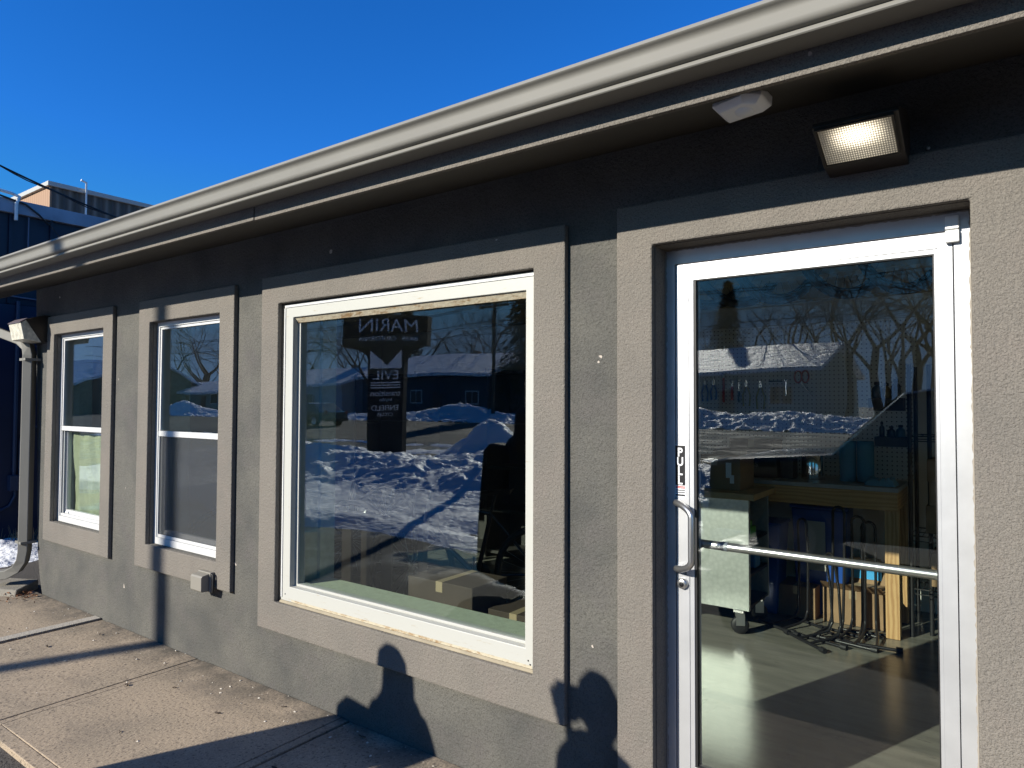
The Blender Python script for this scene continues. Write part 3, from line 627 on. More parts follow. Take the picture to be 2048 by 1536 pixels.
MB().tube([(-9.97,.60,2.87),(-9.97,.60,3.98)],.012,8).tube([(-9.97,.95,3.2),(-9.97,.95,3.98)],.008,6).tube([(-9.97,-.2,3.02),(-9.97,.9,2.95),(-9.97,2.5,2.9)],.009,6).build("thin_conduit", mat("grey_conduit", (.10,.13,.2), .5), nb)
MB().tube([(-9.93,.80,4.10),(-9.93,.83,4.20),(-9.95,.75,4.23),(-9.98,.5,4.26)], .02, 10).tube([(-9.93,.80,4.12),(-9.93,.80,3.9)], .02, 10).build("weatherhead", M_white, nb)
MB().tube([(-9.94,.5,4.20),(-9.93,.9,4.12),(-9.93,1.05,4.02),(-9.93,1.15,3.92),(-9.93,1.2,3.98)], .012, 6).tube([(-9.94,1.15,3.95),(-9.95,1.33,3.75),(-9.95,1.25,3.5),(-9.95,.95,3.42)], .006, 6).build("service_wire", M_black, nb)
# brick and ribbed hall further back
bb = thing("brown_hall", "tall brown hall with ribbed siding and a sunlit brick end behind the blue building", "building", (-26, 8, 0))
M_rib = mat("brown_ribbed_metal", (.17,.14,.12), .6, 0, .1, 3)
N, L, p = nodes(M_rib); tc = N.new("ShaderNodeTexCoord").outputs['Object']; wv = N.new("ShaderNodeTexWave"); wv.bands_direction = 'Y'; wv.wave_profile = 'SIN'; wv.inputs['Scale'].default_value = 1.05
L.new(tc, wv.inputs['Vector']); bm_ = N.new("ShaderNodeBump"); bm_.inputs['Distance'].default_value = .12; bm_.inputs['Strength'].default_value = 1; L.new(wv.outputs['Fac'], bm_.inputs['Height']); L.new(bm_.outputs[0], p.inputs['Normal'])
L.new(mixrgb(N, L, (.07,.058,.05), (.18,.15,.125), wv.outputs['Fac']), p.inputs['Base Color'])
M_brick = mat("tan_brick", (.42,.27,.18), .8)
N, L, p = nodes(M_brick); tc = N.new("ShaderNodeTexCoord").outputs['Object']; wv = N.new("ShaderNodeTexWave"); wv.bands_direction = 'X'; wv.inputs['Scale'].default_value = 2.2; L.new(tc, wv.inputs['Vector'])
L.new(mixrgb(N, L, (.30,.18,.11), (.36,.23,.15), wv.outputs['Fac']), p.inputs['Base Color'])
MB().box(-20.3,-20.0,4.80,30,0,7.25).build("ribbed_wall", M_rib, bb)
MB().box(-34,-20.005,4.753,5.0,0,7.25).build("brick_wall", M_brick, bb)
MB().box(-34,-19.93,4.68,30,7.25,7.37).build("roof_edge", mat("white_flashing", (.42,.42,.4), .5), bb, bevel=.01)
vp = MB().tube([(-19.85,5.55,6.0),(-19.85,5.55,7.52),(-19.85,5.42,7.56)], .03, 8).build("vent_pipe", M_white, bb)
MB().lathe([(.13,0),(.13,.25),(.17,.25),(.17,.33),(.11,.33),(.11,.40),(0,.42)], RM((-19.2,6.15,5.55)), 14).build("roof_vent", M_steel, bb)
# cable overhead
cb = MB()
P0, P1 = Vector((-9.2,-.5,4.62)), Vector((-9.2,2.6,3.86))
cb.tube([P0.lerp(P1, t)-Vector((0,0,.16*4*t*(1-t)*.6)) for t in [i/16 for i in range(17)]], .011, 6)
cb.tube([P0.lerp(P1, t)-Vector((0,0,.17*4*t*(1-t)*.7))+Vector((.02,0,.01*math.sin(t*30))) for t in [i/24 for i in range(25)]], .007, 5)
tag(cb.build("overhead_cable", M_black), "black service cable sagging across the sky at the left", "cable")

# ------------------------------------------------------------------ snow
def hf(name, x0, x1, y0, y1, nx, ny, fn, label, base=None):
    vs = []; 
    for j in range(ny+1):
        for i in range(nx+1):
            x = x0+(x1-x0)*i/nx; y = y0+(y1-y0)*j/ny; vs.append((x, y, fn(x, y)))
    fs = [(j*(nx+1)+i, j*(nx+1)+i+1, (j+1)*(nx+1)+i+1, (j+1)*(nx+1)+i) for j in range(ny) for i in range(nx)
          if max(vs[j*(nx+1)+i][2]-gz(vs[j*(nx+1)+i][1]), vs[(j+1)*(nx+1)+i+1][2]-gz(vs[j*(nx+1)+i][1])) > -.06]
    o = MB().add(vs, fs, None, True).build(name, M_snow, kind='stuff'); tag(o, label, "snow", kind='stuff'); return o
def fbm(x, y, s, o=5, seed=0.):
    return noise.fractal(Vector((x*s+seed, y*s-seed, seed)), .9, 2.1, o)
def ridged(x, y, s, seed=0.):
    v = 0; a = 1
    for k in range(4): v += a*(1-abs(noise.noise(Vector((x*s, y*s, seed+k))))*2.2); s *= 2.05; a *= .5
    return v/1.875
def near(x, y):
    c = lambda px, py, w, h: h*math.exp(-(((x-px)/w[0])**2+((y-py)/w[1])**2))
    e = -3.0-.45*noise.noise(Vector((x*.5,3.1,0)))-.25*math.sin(x*.9)
    k = min(1, max(0, (e-y)/.9)); k = k*k*(3-2*k)
    far_ = min(1, max(0, (y+11.6)/1.8))
    h = -.09+.22*k*far_+.045*k*fbm(x,y,.45,3)+.02*k*(ridged(x*1.0,y*2.2,.9,9)-.5)
    mk = min(1, max(0, (-4.9-y)/1.6))
    lum = c(-5.0,-7.0,(2.0,1.0),.30)+c(-8.6,-7.2,(3.0,1.2),.34)+c(-9.6,-9.9,(.95,.95),1.05)+c(-8.3,-8.8,(1.0,.9),.40)+c(-12.5,-7.8,(2.6,1.2),.40)+c(-4.0,-8.2,(1.6,1.2),.45)+c(-15.5,-7,(3,1.5),.4)
    h += lum + mk*(.16*(ridged(x, y, 1.25)-.5)+.09*fbm(x, y, .9)+.05*(ridged(x,y,4.2,3)-.5)) + (1-mk)*k*(.030*(ridged(x,y,2.6,5)-.5)+.012*(ridged(x,y,7,6)-.5))
    pt = math.exp(-(((x+5.2)/1.3)**2+((y+4.2-.1*x*0)/.28)**2)); h -= .12*pt*k
    car = min(1, max(0, (x+3.0)/.7))*min(1, max(0, (y+8)/1))
    return gz(y)+h-car*.9
hf("snow_bank", -18, 1, -12, -2.6, 460, 260, near, "lumpy ploughed snow bank with footprints in front of the windows")
def mid(x, y):
    h = -.25+.30*math.exp(-((y+14.5+.6*math.sin(x*.4))/1.3)**2)+.25*math.exp(-((y+17.3)/.7)**2)+.12*(ridged(x,y,1.1,7)-.5)+.08*fbm(x,y,.6)
    return gz(y)+h
hf("snow_bank", -45, 12, -18.2, -12.3, 360, 44, mid, "thin snow ridge along the near edge of the street")
def far(x, y):
    h = -.15+.50*math.exp(-((y+34.6)/2.3)**2)+.8*math.exp(-((x+31.5)/3.2)**2-((y+34.5)/1.5)**2)+.75*math.exp(-((x+14.5)/1.6)**2-((y+34)/1.4)**2)+1.1*math.exp(-((x+68)/3.5)**2-((y+34)/1.5)**2)+.30*(ridged(x,y,1.3,11)-.5)+.20*(ridged(x,y,3.3,12)-.5)+.1*fbm(x,y,.5)+.45*math.exp(-((x+9)/4)**2-((y+34)/1.5)**2)
    return gz(y)+h
hf("snow_bank", -100, 25, -38, -31.6, 980, 56, far, "tall snow heaps across the street in front of the houses")
def yard(x, y): return gz(y)+.03+.05*(ridged(x,y,.5,5)-.4)
hf("snow_field", -80, 30, -60, -38.05, 160, 40, yard, "snow-covered front yards around the low houses")
def leftp(x, y): return -.10+.17*math.exp(-(((x+9.2)/1.0)**2+((y-.3)/.75)**2))+.03*fbm(x,y,3)
hf("snow_patch", -9.99, -7.2, -2.2, 1.6, 90, 110, leftp, "patch of snow on the ground beside the downspout")
gr = MB()
random.seed(8)
for i in range(120):
    x, y = -9.85+random.random()*.5, random.uniform(-.3,1.3); a = random.uniform(0,6.28)
    gr.tube([(x,y,0),(x+.04*math.cos(a),y+.04*math.sin(a),random.uniform(.05,.16))], [.004,.001], 4)
tag(gr.build("dry_weeds", mat("straw", (.30,.21,.12), .8), kind='stuff'), "dry weed stalks at the foot of the blue wall", "weeds", kind='stuff')

# ------------------------------------------------------------------ houses across the street
M_roofsnow = mat("roof_snow", (.82,.83,.86), .6, 0, 0, 3, .6, 1.6, bdist=.25)
N, L, p = nodes(M_roofsnow); tc = N.new("ShaderNodeTexCoord").outputs['Object']
mp = N.new("ShaderNodeMapping"); mp.inputs['Scale'].default_value = (.8, 1, 2.5); L.new(tc, mp.inputs[0])
L.new(mixrgb(N, L, (.86,.87,.9), (.16,.15,.15), noise_node(N, L, mp.outputs[0], 2.6, 6, .6, .52, .66)), p.inputs['Base Color'])
def house(label, x0, x1, yf, dep, ze, zr, wallc, win, group="low houses across the street", garage=False):
    t = thing("house", label, "house", ((x0+x1)/2, yf-dep/2, gz(yf)), group)
    wm = mat("house_siding", wallc, .7, 0, .05, 2); zb = gz(yf)
    ym = yf-dep/2
    MB().prism_x([(yf-dep,zb-.3),(yf,zb-.3),(yf,ze),(ym,zr-.12),(yf-dep,ze)], x0, x1).build("wall", wm, t)
    sl = (zr-ze)/(dep/2); ov = .6
    rf = MB().prism_x([(yf+ov,ze-sl*ov+.02),(yf+ov,ze-sl*ov+.28),(ym,zr+.2),(yf-dep-ov,ze-sl*ov+.28),(yf-dep-ov,ze-sl*ov+.02),(ym,zr-.06)], x0-.5, x1+.5).build("roof", M_roofsnow, t)
    MB().box((x0+x1)/2-.3,(x0+x1)/2+.3, ym-1.3,ym-.7, zr-.5, zr+.55).build("chimney", M_brick, rf)
    for i, xx in enumerate(win):
        w = MB().box(xx-.75,xx+.75,yf+.0,yf+.06,zb+1.1,zb+2.3).build("window", M_vinyl, t)
        MB().box(xx-.65,xx-.04,yf+.061,yf+.075,zb+1.2,zb+2.2).box(xx+.04,xx+.65,yf+.061,yf+.075,zb+1.2,zb+2.2).build("pane", mat("dark_pane", (.02,.025,.03), .1), w)
    dx = (x0+x1)/2+1.9
    MB().box(dx-.5,dx+.5,yf,yf+.05,zb,zb+2.1).build("door", mat("house_door", (.12,.05,.04), .5), t)
    return t
house("low pale green house under a broad snowy roof, its reflection crossing the glass door", -24, -9.5, -42, 14, 3.78, 5.75, (.28,.33,.30), (-20.5,-17.5,-11.5))
house("dark grey-fronted house with patchy snowy roof behind the bare bush", -50, -34.6, -42, 14, 4.2, 6.4, (.075,.075,.08), (-47,-43,-36.5))
house("pale blue house with a snowy gabled roof, left of the dark fronted one", -66, -53, -42, 13, 3.6, 5.5, (.30,.36,.42), (-63,-58))
house("small green shed-like house with snowy roof at the far end of the row", -86, -70, -41, 8, 3.0, 4.3, (.20,.27,.22), (-80,-74))
house("low white house with a snowy roof at the right end of the row", -2, 14, -42, 13, 3.6, 5.5, (.5,.5,.48), (1,9))

house("long brown shop building with a dark roof, mirrored in the leftmost window", -135, -82, -30, 14, 3.8, 7.0, (.12,.09,.07), (-128,-118,-108,-98,-88), "commercial buildings along the street")
# ------------------------------------------------------------------ trees
def tree(name, label, loc, H, seed, depth=6, spread=.55, col=(.055,.045,.035), r0=.22, cat="tree", evergreen=False, min3=False, group="bare trees behind the houses"):
    rnd = random.Random(seed); t = thing(name, label, cat, loc, group)
    tr = MB(); cr = MB()
    def grow(p, d, l, r, lev):
        q = p; pts = [p]; rs = [r]
        for k in range(3):
            d = (d+Vector((rnd.gauss(0,.13),rnd.gauss(0,.13),rnd.gauss(.03,.08)))).normalized(); q = q+d*l/3; pts.append(q); rs.append(r*(1-.13*(k+1)))
        (tr if lev < 2 else cr).tube(pts, rs, 6 if lev < 2 else 3, caps=False)
        if lev >= depth: return
        r = max(r, .018)
        nb_ = (3 if min3 or lev >= depth-1 else rnd.choice((2,3,3)))
        for k in range(nb_):
            ax = Vector((rnd.gauss(0,1),rnd.gauss(0,1),rnd.gauss(0,.4))).normalized(); dd = (d+ax*spread*rnd.uniform(.6,1.35)).normalized()
            grow(pts[rnd.choice((2,3,3))], dd, l*rnd.uniform(.62,.88), rs[-1]*rnd.uniform(.58,.82), lev+1)
    L0 = Vector(loc); grow(L0, Vector((0,0,1)), H*.27, r0, 0)
    m_ = bpy.data.materials.get("bark") or mat("bark", col, .9, 0, .3, 4)
    tr.build("trunk", m_, t); cr.build("crown", m_, t)
    return t
t1 = tree("bare_tree", "large bare spreading tree behind the snowy roof seen in the door glass", (-9.0,-49,.6), 15, 1, 7, .72, r0=.30, min3=True, col=(.10,.08,.062))
TL = [((-13.5,-52,.6),1.0,40,"tall slender bare tree left of the large one in the door glass"),((-24,-56,.7),.8,90,"bare tree above the left end of the green house"),((-19,-57,.7),.62,200,"small rounded bare tree over the middle of the snowy roof"),
      ((-46,-54,.7),1.0,150,"bare tree rising over the dark grey-fronted house"),((-58,-52,.7),1.0,10,"bare tree reflected at upper left of the large window"),((-66,-56,.7),1.1,260,"bare tree over the pale blue house"),
      ((-38,-57,.7),.85,310,"bare tree right of the spruce in the large window"),((-32,-58,.7),.9,75,"bare tree in the gap between the houses"),((-76,-50,.7),1.0,120,"bare tree furthest left along the street"),
      ((-4,-52,.7),1.05,215,"bare tree at the right end of the row of houses"),((-88,-48,.7),1.2,33,"bare tree beyond the shed-like house"),((-52,-60,.7),.9,288,"bare tree between the dark and the pale blue houses")]
rt = random.Random(4)
for i, (px_, py_, sc_) in enumerate(((-7.5,-53,1.25),(-5.5,-47,.95),(-2.0,-58,1.4),(-11,-58,1.3),(-16,-62,1.2),(0.5,-49,1.0),(-6.5,-62,1.45),(-30,-63,1.2),(-43,-62,1.3),(-70,-60,1.3))):
    TL.append(((px_,py_,.7), sc_, rt.uniform(0,360), "one of the bare trees in the wooded belt far behind the houses"))
for i in range(30):
    TL.append(((-125+i*4.7+rt.uniform(-1.5,1.5), -66+rt.uniform(-7,7), .75), rt.uniform(1.0,1.5), rt.uniform(0,360), "one of the bare trees in the wooded belt far behind the houses"))
for loc, s, rz, lab in TL:
    c = copy_tree(t1); c.location = loc; c.rotation_euler = (0,0,R(rz)); c.scale = (s,s,s); c["label"] = lab
    if lab.startswith("one of"): c["group"] = "bare trees in the far wooded belt"
tree("bare_bush", "wide leafless bush in front of the dark grey-fronted house", (-37.5,-40.5,.55), 6, 12, 7, .95, r0=.10, group="bare bushes", cat="bush")
tree("street_tree", "old bare tree with thick limbs near the street at left", (-44,-38,.5), 12, 21, 7, .7, r0=.35, group="bare trees behind the houses")
def spruce(label, loc, H, seed):
    rnd = random.Random(seed); t = thing("spruce_tree", label, "tree", loc, "dark spruces behind the houses"); L0 = Vector(loc)
    MB().tube([L0, L0+Vector((0,0,H*.95))], [.22,.03], 7).build("trunk", bpy.data.materials["bark"], t)
    cr = MB()
    for i in range(5200):
        u = rnd.random()**.75; z = H*(.08+.92*u); rad = (1-u)*H*.24+.1; a = rnd.uniform(0,6.283); rr = rad*rnd.uniform(.25,1.08)*(1+.18*math.sin(a*5+z*2))
        s = rnd.uniform(.14,.34); cr.add([(0,-s*.35,0),(s*1.6,0,-s*.5),(0,s*.35,0),(-s*.2,0,s*.3)], [(0,1,2),(0,2,3)], RM(L0+Vector((rr*math.cos(a),rr*math.sin(a),z-rr*.25)), rnd.uniform(-25,25), rnd.uniform(-15,25), math.degrees(a)))
    cr.build("crown", bpy.data.materials.get("needles") or mat("needles", (.025,.045,.025), .8, 0, .4, 2), t); return t
sp1 = spruce("tall dark spruce beside the street pole, reflected in the large window", (-32.5,-44,.6), 13, 3)
for loc, s, lab in (((-21,-60,.7),.95,"dark conical spruce left of centre in the door glass"),((-62,-60,.7),1.1,"dark spruce at the upper left of the large window"),((-41,-62,.7),.8,"small dark spruce behind the bare bush")):
    c = copy_tree(sp1); c.location = loc; c.scale = (s,s,s); c["label"] = lab

# ------------------------------------------------------------------ poles and wires
M_pole = mat("weathered_pole", (.14,.105,.075), .85, 0, .2, 6)
def pole(label, x, y, h, r, arm):
    t = thing("utility_pole", label, "pole", (x,y,gz(y)), "wooden utility poles")
    MB().tube([(x,y,gz(y)-.2),(x,y,h)], [r,r*.8], 14).build("shaft", M_pole, t)
    if arm:
        MB().box(x-1.2,x+1.2,y-.06,y+.06,h-.75,h-.62).build("crossarm", M_pole, t)
        for k in (-1.1,-.4,.4,1.1): MB().lathe([(.02,0),(.05,.02),(.05,.1),(.02,.16),(0,.17)], RM((x+k,y,h-.62)), 10).build("insulator", mat("porcelain", (.3,.3,.32), .3), t)
    return t
pole("utility pole on the near side, its shadow falling across pavement and wall", -8.95, -10.45, 10.5, .095, False)
pole("utility pole with crossarm across the street beside the spruce", -28.0, -34.0, 8.9, .14, True)
pole("utility pole with crossarm standing further along the street at right", 6.0, -34.0, 8.9, .14, True)
for i, (dx, z, sag, lab) in enumerate(((-1.1,8.42,.6,"uppermost"),(1.1,8.42,.75,"second"),(0,7.3,.6,"third"),(0,6.5,.5,"lowest"))):
    w = MB()
    for (xa, xb) in ((-90,-28+dx),(-28+dx,6+dx)):
        w.tube([(xa+(xb-xa)*t, -34, z-sag*4*t*(1-t)+(0 if xa > -80 else 0)) for t in [k/14 for k in range(15)]], .022, 4, caps=False)
    tag(w.build("power_line", M_black), lab+" dark wire strung between the street poles", "cable", "power lines over the street")

# ------------------------------------------------------------------ the shop's pylon sign by the street (seen mirrored in the window)
t = thing("pylon_sign", "dark T-shaped pylon sign with pale brand lettering, mirrored in the large window", "sign", (-13.9,-10.7,0))
M_pyl = mat("black_sign_panel", (.010,.010,.012), .7); M_lett = mat("pale_lettering", (.62,.64,.72), .6)
Mp = RM((-13.9,-10.7,0), rz=155)       # local -y face looks at the shop
MB().box(-.50,.50,-.16,.16,-.1,3.22, Mp).build("column", M_pyl, t, bevel=.01)
MB().box(-1.2,1.2,-.20,.20,3.225,4.10, Mp).build("header", M_pyl, t, bevel=.01)
for sx in (-1,1): MB().prism_y([(sx*.505,3.22),(sx*.505,2.75),(sx*.58,2.98),(sx*.78,3.13),(sx*1.02,3.20),(sx*1.05,3.22)], -.05, .05, Mp).build("bracket", M_pyl, t)
def pt_(s_, x, z, size, y=-.203, sx=1, nm="lettering"): text(s_, nm, M_lett, Mp @ RM((x,y,z), rx=90), size, .003, t, sx=sx)
pt_("MARIN",-.08,3.78,.50,sx=1.14); pt_("BIKES   CALIFORNIA",-.08,3.43,.17,sx=1.1)
MB().prism_y([(-.44,2.62),(.44,2.62),(.44,3.12),(0,2.70),(-.44,3.12)], -.1665, -.1605, Mp).build("emblem", M_lett, t)
pt_("EVIL",0,2.43,.36,-.163,1.15); pt_("transition",0,1.93,.22,-.163); pt_("bicycles",0,1.76,.12,-.163); pt_("ENFIELD",0,1.52,.21,-.163); pt_("CYCLES",0,1.34,.13,-.163)
for z in (2.22,2.15,2.08): MB().box(-.42,.42,-.1655,-.1605,z,z+.028, Mp).build("rule", M_lett, t)
# ------------------------------------------------------------------ street car and parked dark pickup
def car_mesh(label, loc, rz, col, H=1.5, Ln=4.6, Wd=1.8, suv=False, name="parked_car", group=None):
    t = thing(name, label, "car", loc, group); t.rotation_euler = (0,0,R(rz))
    t2 = t; z = loc[2]
    paint = mat("car_paint", col, .25, .3, 0, 3, coat=1); gl = mat("car_glass", (.01,.012,.014), .05, 0, spec=.8)
    hb = H*.60; L2 = Ln/2; w = Wd/2
    if suv: side = [(-L2,.35),(-L2+.05,.95*hb),(-L2+.25,hb),(-L2+1.25,hb+.10),(-L2+1.85,H-.06),(-L2+2.3,H),(L2-.5,H-.02),(L2-.2,H-.12),(L2-.02,hb+.05),(L2,.4)]
    else: side = [(-L2,.35),(-L2+.05,.85*hb),(-L2+.5,hb),(-L2+1.3,hb+.06),(-L2+2.0,H-.05),(-L2+2.6,H),(L2-1.2,H-.05),(L2-.55,hb+.08),(L2-.05,hb),(L2,.4)]
    n = len(side); b = MB(); vs = []
    rings = [(-w,.0),(-w*.97,1),(w*.97,1),(w,0)]
    def prof(sx, inset):
        out = []
        for x, zz in side:
            k = max(0, (zz-hb)/(H-hb)) if zz > hb else 0
            out.append((x*(1-.02*inset), sx*w*(1-.16*k)-sx*.0, zz))
        return out
    A = prof(-1,0); B = prof(1,0); vs = A+B
    fs = [tuple(range(n)), tuple(range(n,2*n))[::-1]]+[(i, n+i, n+(i+1)%n, (i+1)%n) for i in range(n)]
    def loc_build(mb, nm, m_, par, bevel=0, solid=0):
        me_o = mb.build(nm, m_, None, bevel=bevel); me_o.parent = par
        return me_o
    body = loc_build(MB().add(vs, fs), "body", paint, t, .06)
    # glasshouse panels slightly proud of the cabin sides
    g = MB()
    def P(x, zz, sx, off=.012):
        k = max(0,(zz-hb)/(H-hb)); return (x, sx*(w*(1-.16*k)+off), zz)
    xa = -L2+(1.65 if suv else 1.75); xe = L2-(.35 if suv else .95)
    mid_ = (xa+xe)/2
    for sx in (-1,1):
        for (p, q) in ((xa,mid_-.05),(mid_+.05,xe)):
            zt = H-.14; zb_ = hb+.06
            top_p = p+(.30 if p == xa else 0); top_q = q-(.15 if q == xe else 0)
            g.add([P(p,zb_,sx),P(q,zb_,sx),P(top_q,zt,sx),P(top_p,zt,sx)], [(0,1,2,3)])
    loc_build(g, "side_window", gl, t)
    i0 = 3; a, c = Vector((side[3][0],0,side[3][1])), Vector((side[4][0],0,side[4][1])); d = (c-a); nn = Vector((-d.z,0,d.x)).normalized()*.014
    if nn.z < 0: nn = -nn
    loc_build(MB().add([tuple(a+d*.08+nn+Vector((0,s*w*.86,0))) for s in (-1,1)]+[tuple(a+d*.92+nn+Vector((0,s*w*.78,0))) for s in (1,-1)], [(0,1,2,3)]), "windscreen", gl, t)
    for x in (-L2+.9, L2-.85):
        for sx in (-1,1):
            wh = loc_build(MB().lathe([(0,.0),(.2,.0),(.34,.02),(.36,.06),(.36,.18),(.34,.22),(.2,.22)], RM((x,sx*(w-.19) if sx > 0 else -w-.01+.0,.36), rx=-90), 22), "wheel", M_black, t)
            loc_build(MB().lathe([(0,.03),(.09,.03),(.19,.02),(.23,.035)], RM((x,sx*(w+.035) if sx > 0 else -w-.045,.36), rx=90 if sx < 0 else -90), 16), "rim", M_steel, wh)
    for sx in (-1,1):
        loc_build(MB().box(-L2-.02,-L2+.08, sx*w*.82-.16, sx*w*.82+.16,.66,.80), "headlight", mat("headlight", (.8,.8,.8), .08, .6), t, .02)
        loc_build(MB().box(L2-.03,L2+.02, sx*w*.85-.10, sx*w*.85+.10,.75,1.0), "tail_light", M_red, t, .01)
        loc_build(MB().box(xa+.15,xa+.32, sx*(w+.10)-.1, sx*(w+.10)+.1, hb+.02,hb+.18), "mirror", paint, t, .03)
    loc_build(MB().box(-L2-.03,-L2+.03,-w*.55,w*.55,.52,.72), "grille", M_blackm, t, .01)
    loc_build(MB().box(-L2-.05,-L2+.05,-w*.95,w*.95,.30,.46).box(L2-.05,L2+.05,-w*.95,w*.95,.32,.5), "bumper", M_blackm, t, .03)
    return t
car_mesh("large black pickup-height car parked behind the photographer, dark in the door glass", (-.05,-5.45,-.03), 0, (.006,.006,.007), 1.86, 5.2, 1.9, True)
car_mesh("dark car driving on the street at the left of the large window", (-35.5,-25,.25), 0, (.02,.022,.025), 1.5, 4.6, 1.8)

# ------------------------------------------------------------------ people (standing outside the picture, their shadows on the wall)
def person(label, loc, rz, H, pose, coat=(.02,.02,.025)):
    t = thing("person", label, "person", loc, None); t.rotation_euler = (0,0,R(rz))
    k = H/1.75
    J = {'pel':(0,0,.96,.135),'waist':(0,0,1.10,.14),'chest':(0,.01,1.32,.165),'neckb':(0,0,1.47,.075),'neck':(0,-.015,1.52,.055),
         'hl':(-.09,0,.90,.095),'kl':(-.10,-.02,.50,.065),'al':(-.11,.02,.09,.045),'tl':(-.12,-.14,.05,.04),
         'hr':(.09,0,.90,.095),'kr':(.10,-.02,.50,.065),'ar':(.11,.02,.09,.045),'tr':(.12,-.14,.05,.04),
         'sl':(-.17,0,1.42,.075),'sr':(.17,0,1.42,.075)}
    J.update(pose)
    E = [('pel','waist'),('waist','chest'),('chest','neckb'),('neckb','neck'),('pel','hl'),('hl','kl'),('kl','al'),('al','tl'),('pel','hr'),('hr','kr'),('kr','ar'),('ar','tr'),
         ('chest','sl'),('sl','el'),('el','wl'),('chest','sr'),('sr','er'),('er','wr')]
    ks = list(J); me = bpy.data.meshes.new("body"); me.from_pydata([tuple(c*k for c in J[q][:3]) for q in ks], [(ks.index(a),ks.index(b)) for a,b in E], [])
    o = bpy.data.objects.new("clothed_body", me); sc.collection.objects.link(o); o.parent = t
    o.modifiers.new("s",'SKIN'); sv = me.skin_vertices[0].data
    for i, q in enumerate(ks): sv[i].radius = (J[q][3]*k*1.05, J[q][3]*k*.9)
    sv[0].use_root = True
    sb = o.modifiers.new("ss",'SUBSURF'); sb.levels = 2; sb.render_levels = 2
    me.materials.append(mat("coat", coat, .8, 0, .1, 20, .2, 60))
    skin = mat("skin", (.42,.26,.19), .5)
    # head with face
    hd = MB(); hx, hy, hz = (0,-.03*k,1.635*k)
    prof = [(0,-.115),(.035,-.112),(.055,-.095),(.068,-.06),(.075,-.02),(.078,.02),(.076,.06),(.062,.095),(.035,.115),(0,.12)]
    hd.lathe(prof, RM((hx,hy,hz), s=(k,1.22*k,k)), 20)
    hd.add([(0,-.125,.005),(-.014,-.09,-.03),(.014,-.09,-.03),(0,-.088,.03),(0,-.118,-.028)], [(0,1,3),(0,3,2),(0,4,1),(0,2,4),(1,4,2)], RM((hx,hy,hz), s=(k,k,k)), True)
    for s in (-1,1): hd.lathe([(0,.01),(.02,.008),(.024,0),(.018,-.006)], RM((hx+s*.077*k,hy+.01,hz-.005), ry=90*s, s=(1.2,.7,1)), 10)
    h = hd.build("head", skin, None); h.parent = t
    for s in (-1,1): e = MB().lathe([(0,.011),(.008,.008),(.011,0)], RM((hx+s*.028*k,hy-.083*k,hz+.008), rx=90), 10).build("eye", M_white, None); e.parent = h
    mo = MB().box(hx-.022,hx+.022,hy-.089*k,hy-.075*k,hz-.062*k,hz-.056*k).build("mouth", mat("lips", (.3,.12,.1), .5), None); mo.parent = h
    return t, h, k, (hx,hy,hz), skin
def hand(par, wrist, dirv, palm_n, k, skin, curl=.5, side=1):
    d = Vector(dirv).normalized(); nrm = Vector(palm_n); nrm = (nrm-d*nrm.dot(d)).normalized(); sd = d.cross(nrm)*side; w = Vector(wrist)*k
    b = MB(); b.tube([w-d*.02, w+d*.03*k, w+d*.085*k], [.026*k,.034*k,.036*k], 10, flat=.55)
    for i, (off, ln) in enumerate(((-.027,.068),(-.009,.078),(.010,.072),(.027,.056))):
        p = w+d*.085*k+sd*off*k; pts = [p-d*.02]; dd = d.copy()
        for s in range(3): dd = (dd+nrm*curl*(.55+.2*s)).normalized(); p = p+dd*ln*k*(.45,.32,.23)[s]; pts.append(p)
        b.tube(pts, [.0095*k,.009*k,.0085*k,.007*k], 7)
    p = w+d*.03*k-sd*.03*k; b.tube([p, p+(d*.6-sd*.8).normalized()*.035*k, p+(d*.9-sd*.5).normalized()*.062*k+nrm*.01], [.012*k,.011*k,.008*k], 7)
    o = b.build("hand", skin, None); o.parent = par
    return o
# person with cap-like hair, right arm raised to the face
t, h, k, (hx,hy,hz), skin = person("person in dark jacket raising one hand towards the wall, left of the camera", (-2.27,-2.30,-.02), 0+10, 1.74,
    {'sl':(-.145,0,1.41,.07),'sr':(.15,0,1.41,.07),'el':(-.10,-.17,1.44,.05),'wl':(-.18,-.11,1.58,.040),'er':(.27,.03,1.15,.05),'wr':(.24,-.10,.93,.034)}, (.025,.025,.03))
t.rotation_euler = (0,0,R(185))
t.rotation_euler = (0,0,0)
hand(t, (-.18,-.11,1.58), (-.08,.0,1), (0,1,0), k, skin, 1.5)
ph = MB().box(-.215,-.140,-.125,-.115,1.60,1.75).build("phone", M_black, None, bevel=.008); ph.location = t.location; tag(ph, "black phone held up in the hand of the person in the dark jacket", "phone"); hand(t, (.24,-.10,.93), (0,-.2,-1), (-1,0,0), k, skin, .4)
MB().lathe([(.0,.03+.105),(.05,.03+.09),(.082,.07),(.092,.02),(.088,-.03),(.08,-.06)], RM((hx,hy+.018,hz), s=(k,1.2*k,k)), 18).build("hair", mat("dark_hair", (.03,.02,.015), .7), None).parent = t
